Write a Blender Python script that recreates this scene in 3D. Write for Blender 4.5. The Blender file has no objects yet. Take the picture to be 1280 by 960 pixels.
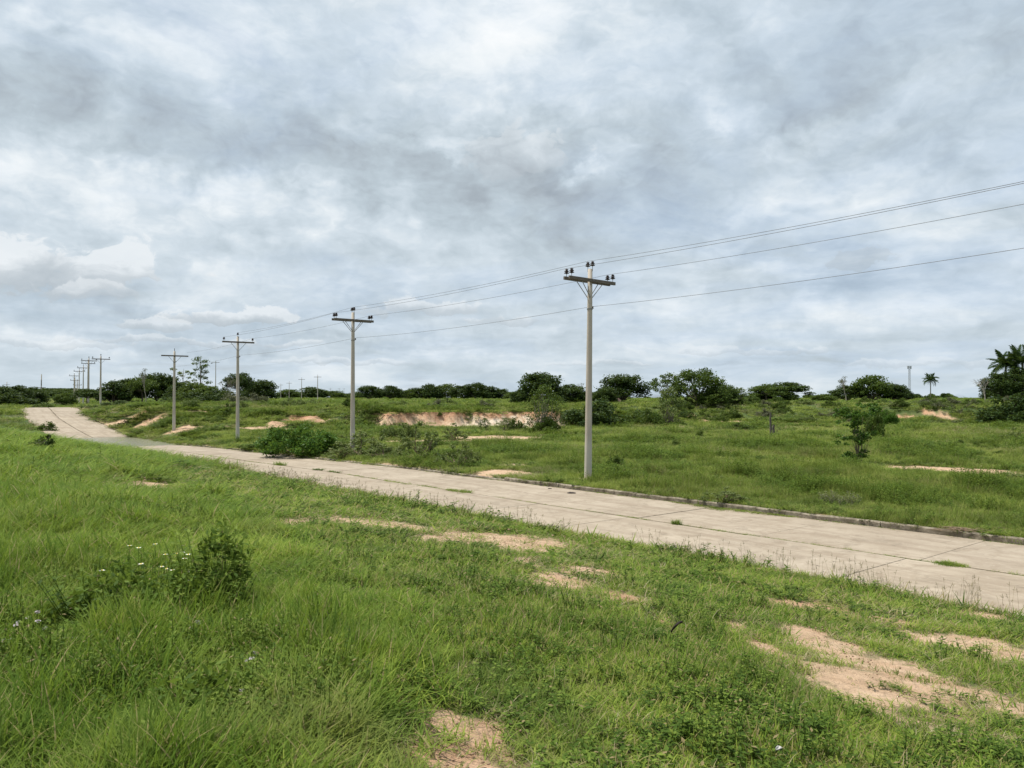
import bpy, math, random
import numpy as np
from mathutils import Vector, Matrix

scene = bpy.context.scene
COL = scene.collection
R = math.radians
rng = np.random.default_rng(7)
random.seed(7)

# ------------------------------------------------------------------ camera
EYE = 3.5
F, HX, HY = 960.0, 640.0, 497.0      # focal length in photo pixels, vanishing point of the view direction on the horizon
cam = bpy.data.cameras.new('camera'); camo = bpy.data.objects.new('camera', cam); COL.objects.link(camo)
cam.sensor_width = 36; cam.lens = 27.0; cam.clip_start = 0.1; cam.clip_end = 9000
camo.location = (0, 0, EYE); camo.rotation_euler = (R(91.01), 0, 0)
scene.camera = camo
scene.view_settings.view_transform = 'Standard'; scene.view_settings.look = 'None'
scene.view_settings.exposure = 0.12; scene.view_settings.gamma = 1.0
try: scene.view_settings.use_curve_mapping = False
except Exception: pass
scene.cycles.use_denoising = True
scene.cycles.max_bounces = 4; scene.cycles.diffuse_bounces = 2; scene.cycles.transparent_max_bounces = 8
scene.cycles.caustics_reflective = False; scene.cycles.caustics_refractive = False

# ------------------------------------------------------------------ sun and sky
SUN_EL, SUN_AZ = 66.0, -72.0           # azimuth from +Y, positive to the right
sl = bpy.data.lights.new('sun', 'SUN'); sl.energy = 4.9; sl.angle = R(3.0); sl.color = (1.0, 0.955, 0.87)
so = bpy.data.objects.new('sun', sl); COL.objects.link(so)
sdir = Vector((math.sin(R(SUN_AZ)) * math.cos(R(SUN_EL)), math.cos(R(SUN_AZ)) * math.cos(R(SUN_EL)), math.sin(R(SUN_EL))))
so.rotation_euler = sdir.to_track_quat('Z', 'Y').to_euler()

world = bpy.data.worlds.new('World'); scene.world = world; world.use_nodes = True
world.cycles.sampling_method = 'MANUAL'; world.cycles.sample_map_resolution = 256
NT = None
def node(t, **kw):
    n = NT.nodes.new(t)
    for k, v in kw.items():
        setattr(n, k, v)
    return n
def put(sock, v):
    if hasattr(v, 'is_output') or isinstance(v, bpy.types.NodeSocket): NT.links.new(v, sock)
    elif isinstance(v, (tuple, list)) and len(v) == 3 and sock.type == 'RGBA': sock.default_value = (*v, 1)
    else: sock.default_value = v
def mth(op, a, b=None, c=None, clamp=False):
    n = node('ShaderNodeMath', operation=op); n.use_clamp = clamp
    put(n.inputs[0], a)
    if b is not None: put(n.inputs[1], b)
    if c is not None: put(n.inputs[2], c)
    return n.outputs[0]
def vmth(op, a, b=None):
    n = node('ShaderNodeVectorMath', operation=op); put(n.inputs[0], a)
    if b is not None: put(n.inputs[1], b)
    return n.outputs['Value'] if op in ('LENGTH', 'DOT_PRODUCT', 'DISTANCE') else n.outputs[0]
def mixc(f, a, b, mode='MIX'):
    n = node('ShaderNodeMix', data_type='RGBA', blend_type=mode); n.clamp_factor = True
    put(n.inputs[0], f); put(n.inputs[6], a); put(n.inputs[7], b)
    return n.outputs[2]
def ramp(f, stops, interp='LINEAR'):
    n = node('ShaderNodeValToRGB'); n.color_ramp.interpolation = interp
    e = n.color_ramp.elements
    while len(e) > 1: e.remove(e[-1])
    e[0].position = stops[0][0]; c = stops[0][1]; e[0].color = (*c, 1) if isinstance(c, (tuple, list)) else (c, c, c, 1)
    for p, c in stops[1:]:
        x = e.new(p); x.color = (*c, 1) if isinstance(c, (tuple, list)) else (c, c, c, 1)
    put(n.inputs[0], f); return n.outputs[0]
def noise(vec, scale, detail=4, rough=.55, dist=0.0, out=0):
    n = node('ShaderNodeTexNoise'); put(n.inputs['Vector'], vec); n.inputs['Scale'].default_value = scale
    n.inputs['Detail'].default_value = detail; n.inputs['Roughness'].default_value = rough; n.inputs['Distortion'].default_value = dist
    return n.outputs[out]

NT = world.node_tree; NT.nodes.clear()
gen = node('ShaderNodeTexCoord').outputs['Generated']
D = vmth('NORMALIZE', gen)
sx = node('ShaderNodeSeparateXYZ'); put(sx.inputs[0], D)
dx, dy, dz = sx.outputs
dzp = mth('ADD', mth('MAXIMUM', dz, 0.0), 0.15)
cx = node('ShaderNodeCombineXYZ'); put(cx.inputs[0], mth('DIVIDE', dx, dzp)); put(cx.inputs[1], mth('DIVIDE', dy, dzp)); put(cx.inputs[2], 0.0)
P = cx.outputs[0]
# broad sheet of cloud, its lumps and its fine wisps
n_big = noise(vmth('ADD', P, (3.1, 7.7, 0)), 0.55, 3, .5, .2)
n_mid = noise(vmth('ADD', P, (11.3, 2.2, 0)), 1.35, 9, .57, .25)
n_fine = noise(vmth('ADD', P, (5.3, 1.2, 0)), 5.5, 6, .60, .3)
Ds = vmth('MULTIPLY', D, (1.0, 1.0, 1.7))
def billow(v): return mth('ABSOLUTE', mth('SUBTRACT', mth('MULTIPLY', v, 2.0), 1.0))
wv_ = vmth('SCALE', vmth('SUBTRACT', noise(Ds, 6.0, 4, .6, 0, 1), (.5, .5, .5))); wv_.node.inputs['Scale'].default_value = .22
n_puff = billow(noise(vmth('ADD', Ds, wv_), 6.5, 5, .5, 0))
n_cell = noise(vmth('ADD', Ds, wv_), 15.0, 7, .55, 0)
n_row = noise(vmth('MULTIPLY', vmth('ADD', D, vmth('MULTIPLY', wv_, (.6, .6, .25))), (1.0, 1.0, 4.2)), 7.0, 7, .55, 0)
warp = vmth('SCALE', vmth('SUBTRACT', noise(D, 5.5, 5, .6, 0, 1), (.5, .5, .5)))
warp.node.inputs['Scale'].default_value = 0.17
warp2 = vmth('SCALE', vmth('SUBTRACT', noise(D, 17.0, 6, .62, 0, 1), (.5, .5, .5)))
warp2.node.inputs['Scale'].default_value = 0.075
DW = vmth('ADD', vmth('ADD', D, warp), warp2)
def pxdir(px, py):
    v = Vector(((px - HX) / F, 1.0, (HY - py) / F)); v.normalize(); return v
def blob(px, py, wx, wy, amp, rot=0.0):
    d = pxdir(px, py)
    mp = node('ShaderNodeMapping', vector_type='POINT')
    q = vmth('SUBTRACT', DW, tuple(d))
    put(mp.inputs['Vector'], q); mp.inputs['Rotation'].default_value = (0, R(rot), 0)
    mp2 = vmth('MULTIPLY', mp.outputs[0], (F / wx, 1.2, F / wy))
    l = vmth('LENGTH', mp2)
    g = mth('SUBTRACT', 1.0, mth('MULTIPLY', l, .5), clamp=True)
    g = mth('MULTIPLY', mth('MULTIPLY', g, g), mth('SUBTRACT', 3.0, mth('MULTIPLY', g, 2.0)))
    return mth('MULTIPLY', g, amp)
hz = mth('POWER', mth('SUBTRACT', 1.0, mth('MAXIMUM', dz, 0.0), clamp=True), 9.0)
def term(n, c0, k): return mth('MULTIPLY', mth('SUBTRACT', n, c0), k)
tex = mth('ADD', term(n_big, .5, .5), mth('ADD', term(n_mid, .5, 1.15), mth('ADD', term(n_puff, .22, .62), mth('ADD', term(n_fine, .5, .35), term(n_cell, .5, .95)))))
tex = mth('MULTIPLY', tex, mth('SUBTRACT', 1.0, mth('MULTIPLY', hz, .75)))
shade = mth('ADD', tex, mth('MULTIPLY', term(n_row, .5, 2.0), hz))
# n.b. positive = brighter: banks of cloud and their lit tops, in their real directions
BLOBS = [(70, 145, 210, 45, -.24, 0), (300, 140, 200, 50, -.16, 10), (480, 198, 190, 28, -.30, 6), (640, 190, 70, 40, -.2, 0),
         (60, 372, 100, 16, -.30, 0), (700, 265, 170, 36, -.16, 0), (1110, 120, 330, 120, -.16, 0),
         (1075, 322, 30, 16, -.25, 0), (900, 200, 150, 60, -.12, 0), (660, 70, 130, 60, .34, 0), (860, 130, 90, 40, .14, 0),
         (240, 425, 180, 9, -.12, 0), (470, 425, 200, 9, -.14, 0),
         (130, 240, 200, 24, .20, 0), (380, 285, 200, 22, .17, 0), (1150, 235, 170, 18, .20, -5), (950, 380, 160, 16, .14, 0), (715, 207, 25, 9, .45, 0), (560, 165, 40, 8, .22, 0), (645, 40, 60, 30, .18, 0), (905, 125, 35, 14, .30, 0), (1020, 170, 50, 8, .2, 0), (760, 150, 60, 40, .10, 0), (30, 440, 90, 10, .10, 0), (700, 440, 260, 14, .08, 0), (620, 130, 50, 20, -.12, 0),
         (1100, 420, 200, 20, -.10, 0), (430, 60, 200, 70, .14, 0), (30, 30, 160, 50, .06, 0), (820, 20, 100, 40, -.14, 0)]
for b in BLOBS: shade = mth('ADD', shade, blob(*b))
s01 = mth('ADD', mth('MULTIPLY', shade, .60), .60, clamp=True)
cloud = ramp(s01, [(0.0, (.27, .31, .355)), (.25, (.37, .425, .475)), (.44, (.48, .56, .62)), (.60, (.60, .68, .745)), (.78, (.78, .83, .865)), (1.0, (.93, .94, .945))])
gap = noise(vmth('ADD', P, (21.3, 9.1, 0)), .9, 9, .60, .5)
gapm = mth('ADD', mth('MULTIPLY', mth('SUBTRACT', gap, .50), 5.0), mth('ADD', mth('MULTIPLY', dx, .45), .22), clamp=True)
hzw = mth('POWER', mth('SUBTRACT', 1.0, mth('MAXIMUM', dz, 0.0), clamp=True), 30.0)
cloud = mixc(mth('MULTIPLY', gapm, .62), cloud, mixc(s01, (.33, .43, .57), (.62, .74, .88)))
# separate heaps of cumulus: crisp crowns, flatter shaded bases
def heap(cloud, px, py, w, h, k=.9, top=(.77, .81, .84), base=(.42, .475, .52)):
    d = pxdir(px, py)
    q = vmth('SUBTRACT', vmth('ADD', D, vmth('MULTIPLY', warp2, (.7, .7, .5))), tuple(d))
    sq = node('ShaderNodeSeparateXYZ'); put(sq.inputs[0], vmth('MULTIPLY', q, (F / w, 1.0, F / h)))
    vv = sq.outputs[2]; lo = mth('MULTIPLY', mth('MINIMUM', vv, 0.0), 1.9)
    cc = node('ShaderNodeCombineXYZ'); put(cc.inputs[0], sq.outputs[0]); put(cc.inputs[1], sq.outputs[1]); put(cc.inputs[2], mth('ADD', mth('MAXIMUM', vv, 0.0), lo))
    l = vmth('LENGTH', cc.outputs[0])
    dens = mth('ADD', mth('SUBTRACT', 1.0, l), mth('ADD', term(n_cell, .5, 2.6), term(n_puff, .3, .7)))
    mask = ramp(dens, [(0.0, 0.0), (.10, .12), (.26, 1.0)], 'EASE')
    f = mth('ADD', mth('MULTIPLY', vv, .85), mth('ADD', .40, term(n_cell, .5, 1.3)), clamp=True)
    return mixc(mth('MULTIPLY', mask, k), cloud, mixc(ramp(f, [(0.0, 0.0), (.45, .35), (.8, 1.0)]), base, top))
for h_ in [(45, 340, 135, 46, .80), (120, 365, 60, 18, .5), (290, 400, 85, 17, .8), (190, 408, 60, 12, .6), (540, 388, 95, 17, .55), (640, 402, 70, 13, .45), (240, 428, 150, 8, .5), (60, 430, 80, 9, .4), (640, 195, 78, 42, .42, (.66, .70, .73), (.43, .475, .52)), (1072, 322, 34, 17, .5, (.50, .56, .61), (.42, .48, .53)),
           (960, 440, 130, 8, .35), (1150, 455, 120, 7, .3), (760, 455, 90, 6, .35), (440, 455, 110, 6, .4)]:
    cloud = heap(cloud, *h_)
cloud = mixc(mth('MULTIPLY', hzw, .40), cloud, (.49, .59, .65))
sky = node('ShaderNodeTexSky', sky_type='NISHITA'); sky.sun_disc = False
sky.sun_elevation = R(SUN_EL); sky.sun_rotation = R(SUN_AZ); sky.air_density = 1.0; sky.dust_density = 1.5
bg_sky = node('ShaderNodeBackground'); put(bg_sky.inputs[0], sky.outputs[0]); bg_sky.inputs[1].default_value = 0.085
bg_cl = node('ShaderNodeBackground'); put(bg_cl.inputs[0], cloud); bg_cl.inputs[1].default_value = 1.0
cover = ramp(gap, [(0.0, 1.0), (.56, 1.0), (.74, .5), (1, .35)])
mx = node('ShaderNodeMixShader'); put(mx.inputs[0], cover); put(mx.inputs[1], bg_sky.outputs[0]); put(mx.inputs[2], bg_cl.outputs[0])
wo = node('ShaderNodeOutputWorld'); put(wo.inputs[0], mx.outputs[0])

# ------------------------------------------------------------------ numeric noise
def vnoise(x, y, seed=0):
    xi = np.floor(x).astype(np.int64); yi = np.floor(y).astype(np.int64)
    fx = x - xi; fy = y - yi; fx = fx * fx * (3 - 2 * fx); fy = fy * fy * (3 - 2 * fy)
    def h(a, b):
        n = (a * 374761393 + b * 668265263 + seed * 974634777) & 0xffffffff
        n = ((n ^ (n >> 13)) * 1274126177) & 0xffffffff
        return ((n ^ (n >> 16)) & 0xffff) / 65535.0
    return (h(xi, yi) * (1 - fx) + h(xi + 1, yi) * fx) * (1 - fy) + (h(xi, yi + 1) * (1 - fx) + h(xi + 1, yi + 1) * fx) * fy
def fbm(x, y, seed=0, octv=4):
    s = 0; a = .5; t = 0
    for i in range(octv):
        s = s + a * vnoise(x, y, seed + i * 17); t += a; a *= .5; x = x * 2.03 + 11.7; y = y * 2.03 + 5.3
    return s / t
def ss(a, b, x):
    t = np.clip((x - a) / (b - a), 0, 1); return t * t * (3 - 2 * t)

# ------------------------------------------------------------------ land form
UX, UY = -.6252, .7805; NX, NY = .7805, .6252; P1X, P1Y = 3.2, 32.4
def to_to(x, y):
    return (x - P1X) * UX + (y - P1Y) * UY, (x - P1X) * NX + (y - P1Y) * NY
def to_xy(t, o): return P1X + t * UX + o * NX, P1Y + t * UY + o * NY
def kerb_o(t):
    t = np.asarray(t, float)
    b = np.interp(t, [-60, -20, -7, 5, 20, 400], [-1.2, -1.6, -2.35, -2.85, -2.95, -2.95])
    q = np.clip(t - 80, 0, 60)
    return b + .0018 * q * q + np.clip(t - 140, 0, 400) * .2
RW = 7.15                                           # road width: two lanes of slabs
_tk = np.array([-80, -40, -20, 0, 11, 22, 36, 44, 50, 55, 60, 65, 70, 76, 82, 92, 98, 103, 108, 114, 130, 160, 220, 400], float)
_zk = np.array([.2, .05, 0, 0, -.04, -.24, -.42, -.60, -.75, -.83, -.84, -.80, -.60, -.20, .25, .95, 1.45, 1.80, 1.95, 1.97, 1.75, 1.2, 1.0, 1.0], float)
_ts = np.linspace(-80, 400, 1921); _zs = np.interp(_ts, _tk, _zk)
_k = np.hanning(33); _k /= _k.sum(); _zs = np.convolve(np.pad(_zs, 16, mode='edge'), _k, mode='valid')
def zroad(t): return np.interp(t, _ts, _zs)

def step_depth(x):
    "distance at which the eroded bank up to the plateau starts"
    return np.interp(x, [-60, -40, -28, -20, -15, -8, 0, 6, 10, 20, 40, 60, 90], [60, 66, 74, 82, 87, 90, 91, 92, 93, 97, 101, 102, 104]) + 4.2 * (fbm(x * .42 + 3, x * 0 + 1.5, 5, 4) - .5)
def step_run(x): return np.interp(x, [-60, -30, -22, -17, -14, 5, 8, 14, 30, 55, 60, 66, 72, 80], [45, 34, 20, 8, 3.0, 2.6, 4, 20, 34, 26, 12, 12, 22, 34])
def land(x, y):
    x = np.asarray(x, float); y = np.asarray(y, float)
    t, o = to_to(x, y); zr = zroad(t); ok = kerb_o(t); on = ok - RW
    # near side: a grassy bank falling from the standpoint to the road
    s = np.clip((on - o), 0, None)
    dip = ss(38, 48, t) * ss(86, 72, t)
    u = np.clip((s - 2.6 * dip) / (13.0 + 3 * dip), 0, 1); u = .65 * u + .35 * u * u * (3 - 2 * u)
    near = zr + .05 * ss(0, .3, s) + (1.90 - zr) * u
    near = near + ss(.3, 3, s) * (.16 * (fbm(x * .35, y * .35, 3, 3) - .5) + .07 * (fbm(x * 1.3, y * 1.3, 4, 3) - .5))
    # far side: field, then the plateau
    yy = np.sqrt(y * y + (x * .25) ** 2)
    f = -.08 - .10 * ss(30, 70, yy) + .18 * (fbm(x * .12, y * .12, 8, 3) - .5)
    left = ss(-22, -60, x) * ss(75, 120, yy)
    D0 = step_depth(x); rn = step_run(x)
    w = ss(0, 1, (yy - D0) / rn)
    top = 2.25 + .5 * (fbm(x * .03, y * .03, 9, 3) - .5) * ss(80, 140, yy)
    top = top - .62 * ss(-20, -14, x) * ss(12, 6, x) * ss(112, 94, yy)
    gul = (fbm(x * .9, y * .35, 21, 3) - .5)
    far = f + (top - f) * np.clip(w + gul * .42 * np.sin(np.pi * np.clip(w, 0, 1)), 0, 1)
    far = far + ss(95, 190, yy) * .12 * (fbm(x * .2, y * .2, 12, 3) - .5)
    e = o - ok
    a = ss(.1, 5.5, e)
    far2 = zr + .11 * ss(.12, .3, e) + (far - zr) * a
    h = np.where(o > ok, far2, near)
    under = ss(0.0, .12, o - on) * ss(0.0, .12, ok + .16 - o)
    h = np.where((o > on) & (o < ok + .16), zr - .16 * under + .05 * (1 - ss(0, .12, o - on)) * 1.0, h)
    # beyond the crest everything settles into the same plain
    far_all = ss(120, 260, yy)
    h = h * (1 - far_all) + (2.25 + .45 * (fbm(x * .03, y * .03, 9, 3) - .5)) * far_all
    h = h + .5 * ss(600, 3000, yy)
    return h
def land1(x, y): return float(land(np.array([x]), np.array([y]))[0])
def at(px, d): return ((px - HX) / F * d, d)
def px2g(px, py):
    d = np.concatenate([np.linspace(2.2, 40, 1500), np.linspace(40, 500, 4000)])
    x = (px - HX) / F * d; z = EYE - (py - HY) / F * d
    k = np.where(z <= land(x, d))[0]
    i = k[0] if len(k) else len(d) - 1
    return float(x[i]), float(d[i])

# ---- bare soil patches, each an ellipse on the ground (centre, reach to the right, reach away)
SOIL = [(1020,797,46,17,0),(1058,822,60,25,0),(1085,858,70,28,0),(1125,838,66,20,0),(1220,868,95,28,0),(1150,862,56,18,.1),(1218,808,80,14,0),(1272,815,44,15,0),
 (955,808,22,5,.3),(915,783,22,4,.4),(1105,776,45,5,.5),(1230,770,34,6,.1),(640,679,90,15,.1),(610,672,66,8,0),(700,728,44,13,.2),(725,714,34,5,.1),(769,720,14,5,.5),(782,748,28,3,.6),
 (655,700,26,4,0),(470,656,72,7,0),(535,673,32,4,0),(363,653,20,5,0),(290,644,20,7,.3),(175,607,40,9,0),(212,613,44,9,0),(230,592,26,5,0),(90,569,10,2,0),
 (548,905,40,5,.2),(612,926,36,6,.3),(575,930,26,4,.4),(530,915,20,3,.1),(30,825,34,7,.6),(832,780,12,4,.7),(560,955,80,9,.4),(1010,760,60,4,.5),
 (628,590,38,4,0),(640,582,24,2.5,0),(600,594,20,2,0),(1160,586,60,5.0,.1),(1225,590,70,5.5,.1),(1275,593,30,5,.1),(1000,577,26,3,.2),
 (905,528,36,4,.4),(935,529,34,4,.1),(985,530.5,60,3.2,0),(1040,532,50,3,0),(1035,536,14,2,0),(858,520,12,5,.7),
 (1120,523,10,.8,.9),(1136,520,8,.5,.8),(1160,515,6,1,.7),(1168,518,5,1,.3),(1178,521,6,1,.3),(1190,525,5,1,.2),(175,518,12,3,.9),(190,526,22,1.5,.4),(235,535,24,1.2,.2),(245,516,18,.8,.1),(348,531,14,2.5,.3),(382,522,26,1.8,.9),(400,527,16,1.5,.2),(150,528,20,1.5,0),
 (325,535,40,2,.1),(555,552,90,2,0),(620,548,70,3,0),(690,538,16,3,.2),(520,552,40,1.5,0)]
def soil_mask(x, y):
    m = np.zeros_like(x); red = np.zeros_like(x); wsum = np.full_like(x, 1e-6)
    nz = .75 * (fbm(x * 2.1, y * 2.1, 31, 4) - .5) + .75 * (fbm(x * 8, y * 8, 37, 3) - .5); halo = np.zeros_like(x); nz2 = fbm(x * .5, y * .5, 33, 3) - .5
    for (c, q, rx, ry, rd) in SOIL:
        X0, Y0 = px2g(c, q); X1, Y1 = px2g(c + rx, q); d = Y0
        ax = rx / F * d
        hgt = max(EYE - land1(X0, Y0), .6)
        ay = ry * d * d / (F * hgt)
        ay = min(ay, 9.0 if d < 70 else 1.0 + ry * .35)
        near = d < 30
        if near: ay = ay * 1.05 + .10 * d / hgt; Y0 += .03 * d / hgt
        r = np.sqrt(((x - X0) / ax) ** 2 + ((y - Y0) / max(ay, .12)) ** 2) + nz * (1.5 if near else .9) + nz2 * .3
        v = 1 - ss(.78, 1.15, r); halo = np.maximum(halo, 1 - ss(.9, 2.1, r + nz * .6))
        m = np.maximum(m, v); red += v * rd; wsum += v
    for t_, o_ in ((0, 0), (20.4, -.51), (41.95, -.22), (61.9, 0)):
        qx, qy = to_xy(t_, o_); m = np.maximum(m, .8 * (1 - ss(.25, .6, np.hypot(x - qx, y - qy) + nz * .3)))
    # eroded scarp below the plateau
    yy = np.sqrt(y * y + (x * .25) ** 2)
    w = (yy - step_depth(x)) / step_run(x)
    inx = ss(-17.5, -14.5, x + 3 * nz) * ss(8.5, 5.5, x + 4 * nz)
    t_, o_ = to_to(x, y)
    inx = inx * ss(.36, .46, fbm(x * .8 + 7, w * 1.4, 52, 3) + .10 * ss(-9, 1, x)); lo = np.interp(x, [-18, -10, -4, 4], [.25, 0, -.9, -1.2])
    sc = inx * ss(lo - .3, lo + .3, w + nz * 1.6) * ss(1.2, .85, w + nz * 1.0) * (o_ > 0)
    rdn = ss(.40, .85, w + nz * .8)
    rdn = rdn * (1 - .0 * x); m = np.maximum(m, sc); red += sc * rdn * 4; wsum += sc * 4
    white = sc * ss(.75, .2, w + nz * .8) * ss(-9, -3, x)
    return m, np.clip(red / wsum, 0, 1) - .9 * white, halo

# ------------------------------------------------------------------ materials
def material(name, rough=.85):
    global NT
    m = bpy.data.materials.new(name); m.use_nodes = True; NT = m.node_tree
    b = NT.nodes['Principled BSDF']; b.inputs['Roughness'].default_value = rough
    try: b.inputs['Specular IOR Level'].default_value = .25
    except Exception: pass
    return m, b
def pos(): return node('ShaderNodeNewGeometry').outputs['Position']
def objco(): return node('ShaderNodeTexCoord').outputs['Object']
def bump(b, h, strength, dist):
    n = node('ShaderNodeBump'); n.inputs['Strength'].default_value = strength; n.inputs['Distance'].default_value = dist
    put(n.inputs['Height'], h); NT.links.new(n.outputs[0], b.inputs['Normal'])

M = {}
# soil and turf base
m, b = material('ground'); M['ground'] = m
at_ = node('ShaderNodeAttribute'); at_.attribute_name = 'soil'
sp = node('ShaderNodeSeparateColor'); put(sp.inputs[0], at_.outputs['Color'])
p = pos()
nf = noise(p, 3.5, 8, .65); nl = noise(p, .35, 5, .6); ng = noise(p, 14, 6, .7)
sand = ramp(nf, [(.25, (.34, .22, .13)), (.5, (.54, .38, .25)), (.75, (.66, .50, .35))])
redc = ramp(nf, [(.25, (.24, .10, .05)), (.5, (.40, .20, .11)), (.75, (.52, .31, .19))])
sand = mixc(at_.outputs['Alpha'], (.66, .56, .44), sand)
soilc = mixc(mth('ADD', sp.outputs[1], mth('MULTIPLY', mth('SUBTRACT', nl, .5), .5), clamp=True), sand, redc)
soilc = mixc(ramp(ng, [(.52, 0.0), (.66, .6)]), soilc, (.20, .125, .07))
soilc = mixc(ramp(noise(p, 60, 3, .7), [(.56, 0.0), (.66, .6)]), soilc, (.14, .095, .06))
soilc = mixc(ramp(noise(p, 1.4, 5, .6), [(.5, 0.0), (.66, .45)]), soilc, (.44, .265, .155))
turf = ramp(nl, [(.3, (.040, .068, .014)), (.55, (.060, .092, .020)), (.75, (.095, .105, .035))])
turf = mixc(ramp(nf, [(.5, 0.0), (.8, .5)]), turf, (.10, .075, .035))
turf = mixc(sp.outputs[2], turf, (.35, .30, .17))
put(b.inputs['Base Color'], mixc(sp.outputs[0], turf, soilc))
bump(b, mth('ADD', mth('MULTIPLY', nf, 1.0), mth('MULTIPLY', ng, .5)), .9, .07)

# concrete of the road
m, b = material('road_concrete', .9); M['concrete'] = m
p = pos(); n1 = noise(p, .45, 6, .6); n2 = noise(p, 6, 8, .7); n3 = noise(p, 45, 4, .7); n4 = noise(p, 1.6, 7, .65, .8)
cxy = node('ShaderNodeCombineXYZ'); put(cxy.inputs[0], mth('MULTIPLY', vmth('DOT_PRODUCT', p, (.7805, .6252, 0)), 2.2)); put(cxy.inputs[1], mth('MULTIPLY', vmth('DOT_PRODUCT', p, (-.6252, .7805, 0)), .14))
n5 = noise(cxy.outputs[0], 1.0, 7, .62)
crk = node('ShaderNodeTexVoronoi', feature='DISTANCE_TO_EDGE'); put(crk.inputs['Vector'], vmth('ADD', p, vmth('SCALE', noise(p, 1.2, 4, .6, 0, 1)))); crk.inputs['Scale'].default_value = .33
isl = node('ShaderNodeObjectInfo').outputs['Random']
c = ramp(n1, [(.3, (.285, .23, .17)), (.5, (.35, .29, .22)), (.7, (.42, .355, .275))])
c = mixc(mth('MULTIPLY', isl, .30), c, (.30, .255, .205))
c = mixc(ramp(n4, [(.50, 0.0), (.66, .55)]), c, (.22, .17, .12))
c = mixc(ramp(n5, [(.48, 0.0), (.64, .6)]), c, (.235, .185, .135))
c = mixc(ramp(n2, [(.56, 0.0), (.72, .38)]), c, (.52, .46, .38))
c = mixc(ramp(n3, [(.58, 0.0), (.72, .5)]), c, (.17, .145, .115))
c = mixc(mth('MULTIPLY', mth('LESS_THAN', crk.outputs['Distance'], .004), mth('GREATER_THAN', n1, .60)), c, (.13, .11, .08))
c = mixc(ramp(noise(p, 2.7, 8, .7), [(.57, 0.0), (.68, .55)]), c, (.16, .13, .095))
c = mixc(ramp(noise(p, .9, 8, .75, 1.2), [(.54, 0.0), (.60, .38)]), c, (.19, .155, .115))
spz = node('ShaderNodeSeparateXYZ'); put(spz.inputs[0], p)
wet = ramp(mth('ADD', spz.outputs[2], mth('MULTIPLY', mth('SUBTRACT', n4, .5), .25)), [(0.0, 0.0), (1.0, 0.0)])
wv = mth('SUBTRACT', mth('MULTIPLY', mth('ADD', mth('MULTIPLY', spz.outputs[2], -1.0), mth('MULTIPLY', mth('SUBTRACT', n4, .5), .2)), 9.0), 5.9, clamp=True)
c = mixc(mth('MULTIPLY', wv, .75), c, (.12, .10, .07))
put(b.inputs['Base Color'], c)
bump(b, mth('ADD', n2, mth('MULTIPLY', n3, .6)), .35, .012)

m, b = material('kerb_concrete', .95); M['kerb'] = m
p = pos(); n2 = noise(p, 5, 8, .7); n3 = noise(p, 1.1, 6, .6)
c = ramp(n2, [(.3, (.10, .085, .06)), (.5, (.26, .22, .17)), (.68, (.42, .37, .29))])
c = mixc(ramp(n3, [(.40, 0.0), (.62, .75)]), c, (.085, .07, .042))
put(b.inputs['Base Color'], c); bump(b, n2, .8, .03)

m, b = material('joint_dirt', .95); M['dirt'] = m
p = pos(); n2 = noise(p, 9, 6, .7)
put(b.inputs['Base Color'], ramp(n2, [(.3, (.035, .030, .016)), (.5, (.075, .06, .03)), (.7, (.16, .12, .07))]))
bump(b, n2, .8, .02)

m, b = material('puddle_water', .16); M['water'] = m
p = pos(); put(b.inputs['Base Color'], mixc(noise(p, .4, 4), (.20, .19, .135), (.27, .25, .19)))
b.inputs['Specular IOR Level'].default_value = .5; b.inputs['IOR'].default_value = 1.33
bump(b, noise(p, 3.5, 3, .5), .35, .02)

def pole_mat():
    m, b = material('pole_concrete', .85); M['pole'] = m
    oc = objco(); s_ = node('ShaderNodeSeparateXYZ'); put(s_.inputs[0], oc)
    st = node('ShaderNodeMapping'); put(st.inputs[0], oc); st.inputs['Scale'].default_value = (9, 9, .7)
    n1 = noise(st.outputs[0], 1.0, 6, .65); n2 = noise(oc, 30, 5, .7)
    c = ramp(n1, [(.3, (.36, .31, .25)), (.5, (.45, .395, .33)), (.7, (.53, .475, .40))])
    c = mixc(ramp(n2, [(.55, 0.0), (.75, .35)]), c, (.20, .17, .135))
    basew = mth('MULTIPLY', mth('SUBTRACT', 2.3, mth('ADD', s_.outputs[2], mth('MULTIPLY', n1, .8))), 2.5, clamp=True)
    c = mixc(mth('MULTIPLY', basew, .50), c, (.55, .52, .46))
    low = mth('MULTIPLY', mth('SUBTRACT', .45, mth('ADD', s_.outputs[2], mth('MULTIPLY', n1, .4))), 3.0, clamp=True)
    c = mixc(mth('MULTIPLY', low, .7), c, (.22, .17, .10))
    put(b.inputs['Base Color'], c); bump(b, n2, .3, .01)
pole_mat()
def simple(name, key, c1, c2, scale=4, rough=.8, spec=.25, stretch=None, metal=0):
    m, b = material(name, rough); M[key] = m
    v = objco()
    if stretch:
        mp = node('ShaderNodeMapping'); put(mp.inputs[0], v); mp.inputs['Scale'].default_value = stretch; v = mp.outputs[0]
    n = noise(v, scale, 6, .65)
    put(b.inputs['Base Color'], ramp(n, [(.32, c1), (.68, c2)])); b.inputs['Specular IOR Level'].default_value = spec; b.inputs['Metallic'].default_value = metal
    bump(b, n, .4, .01)
simple('crossarm_wood', 'arm', (.085, .072, .060), (.21, .18, .15), 3, .9, .2, (1, 12, 12))
simple('insulator_glaze', 'insul', (.016, .008, .007), (.045, .022, .018), 6, .25, .5)
simple('galvanised_steel', 'steel', (.16, .16, .16), (.30, .30, .29), 12, .55, .4)
simple('wire_metal', 'wire', (.15, .155, .16), (.22, .22, .23), 5, .6, .3)
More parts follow.
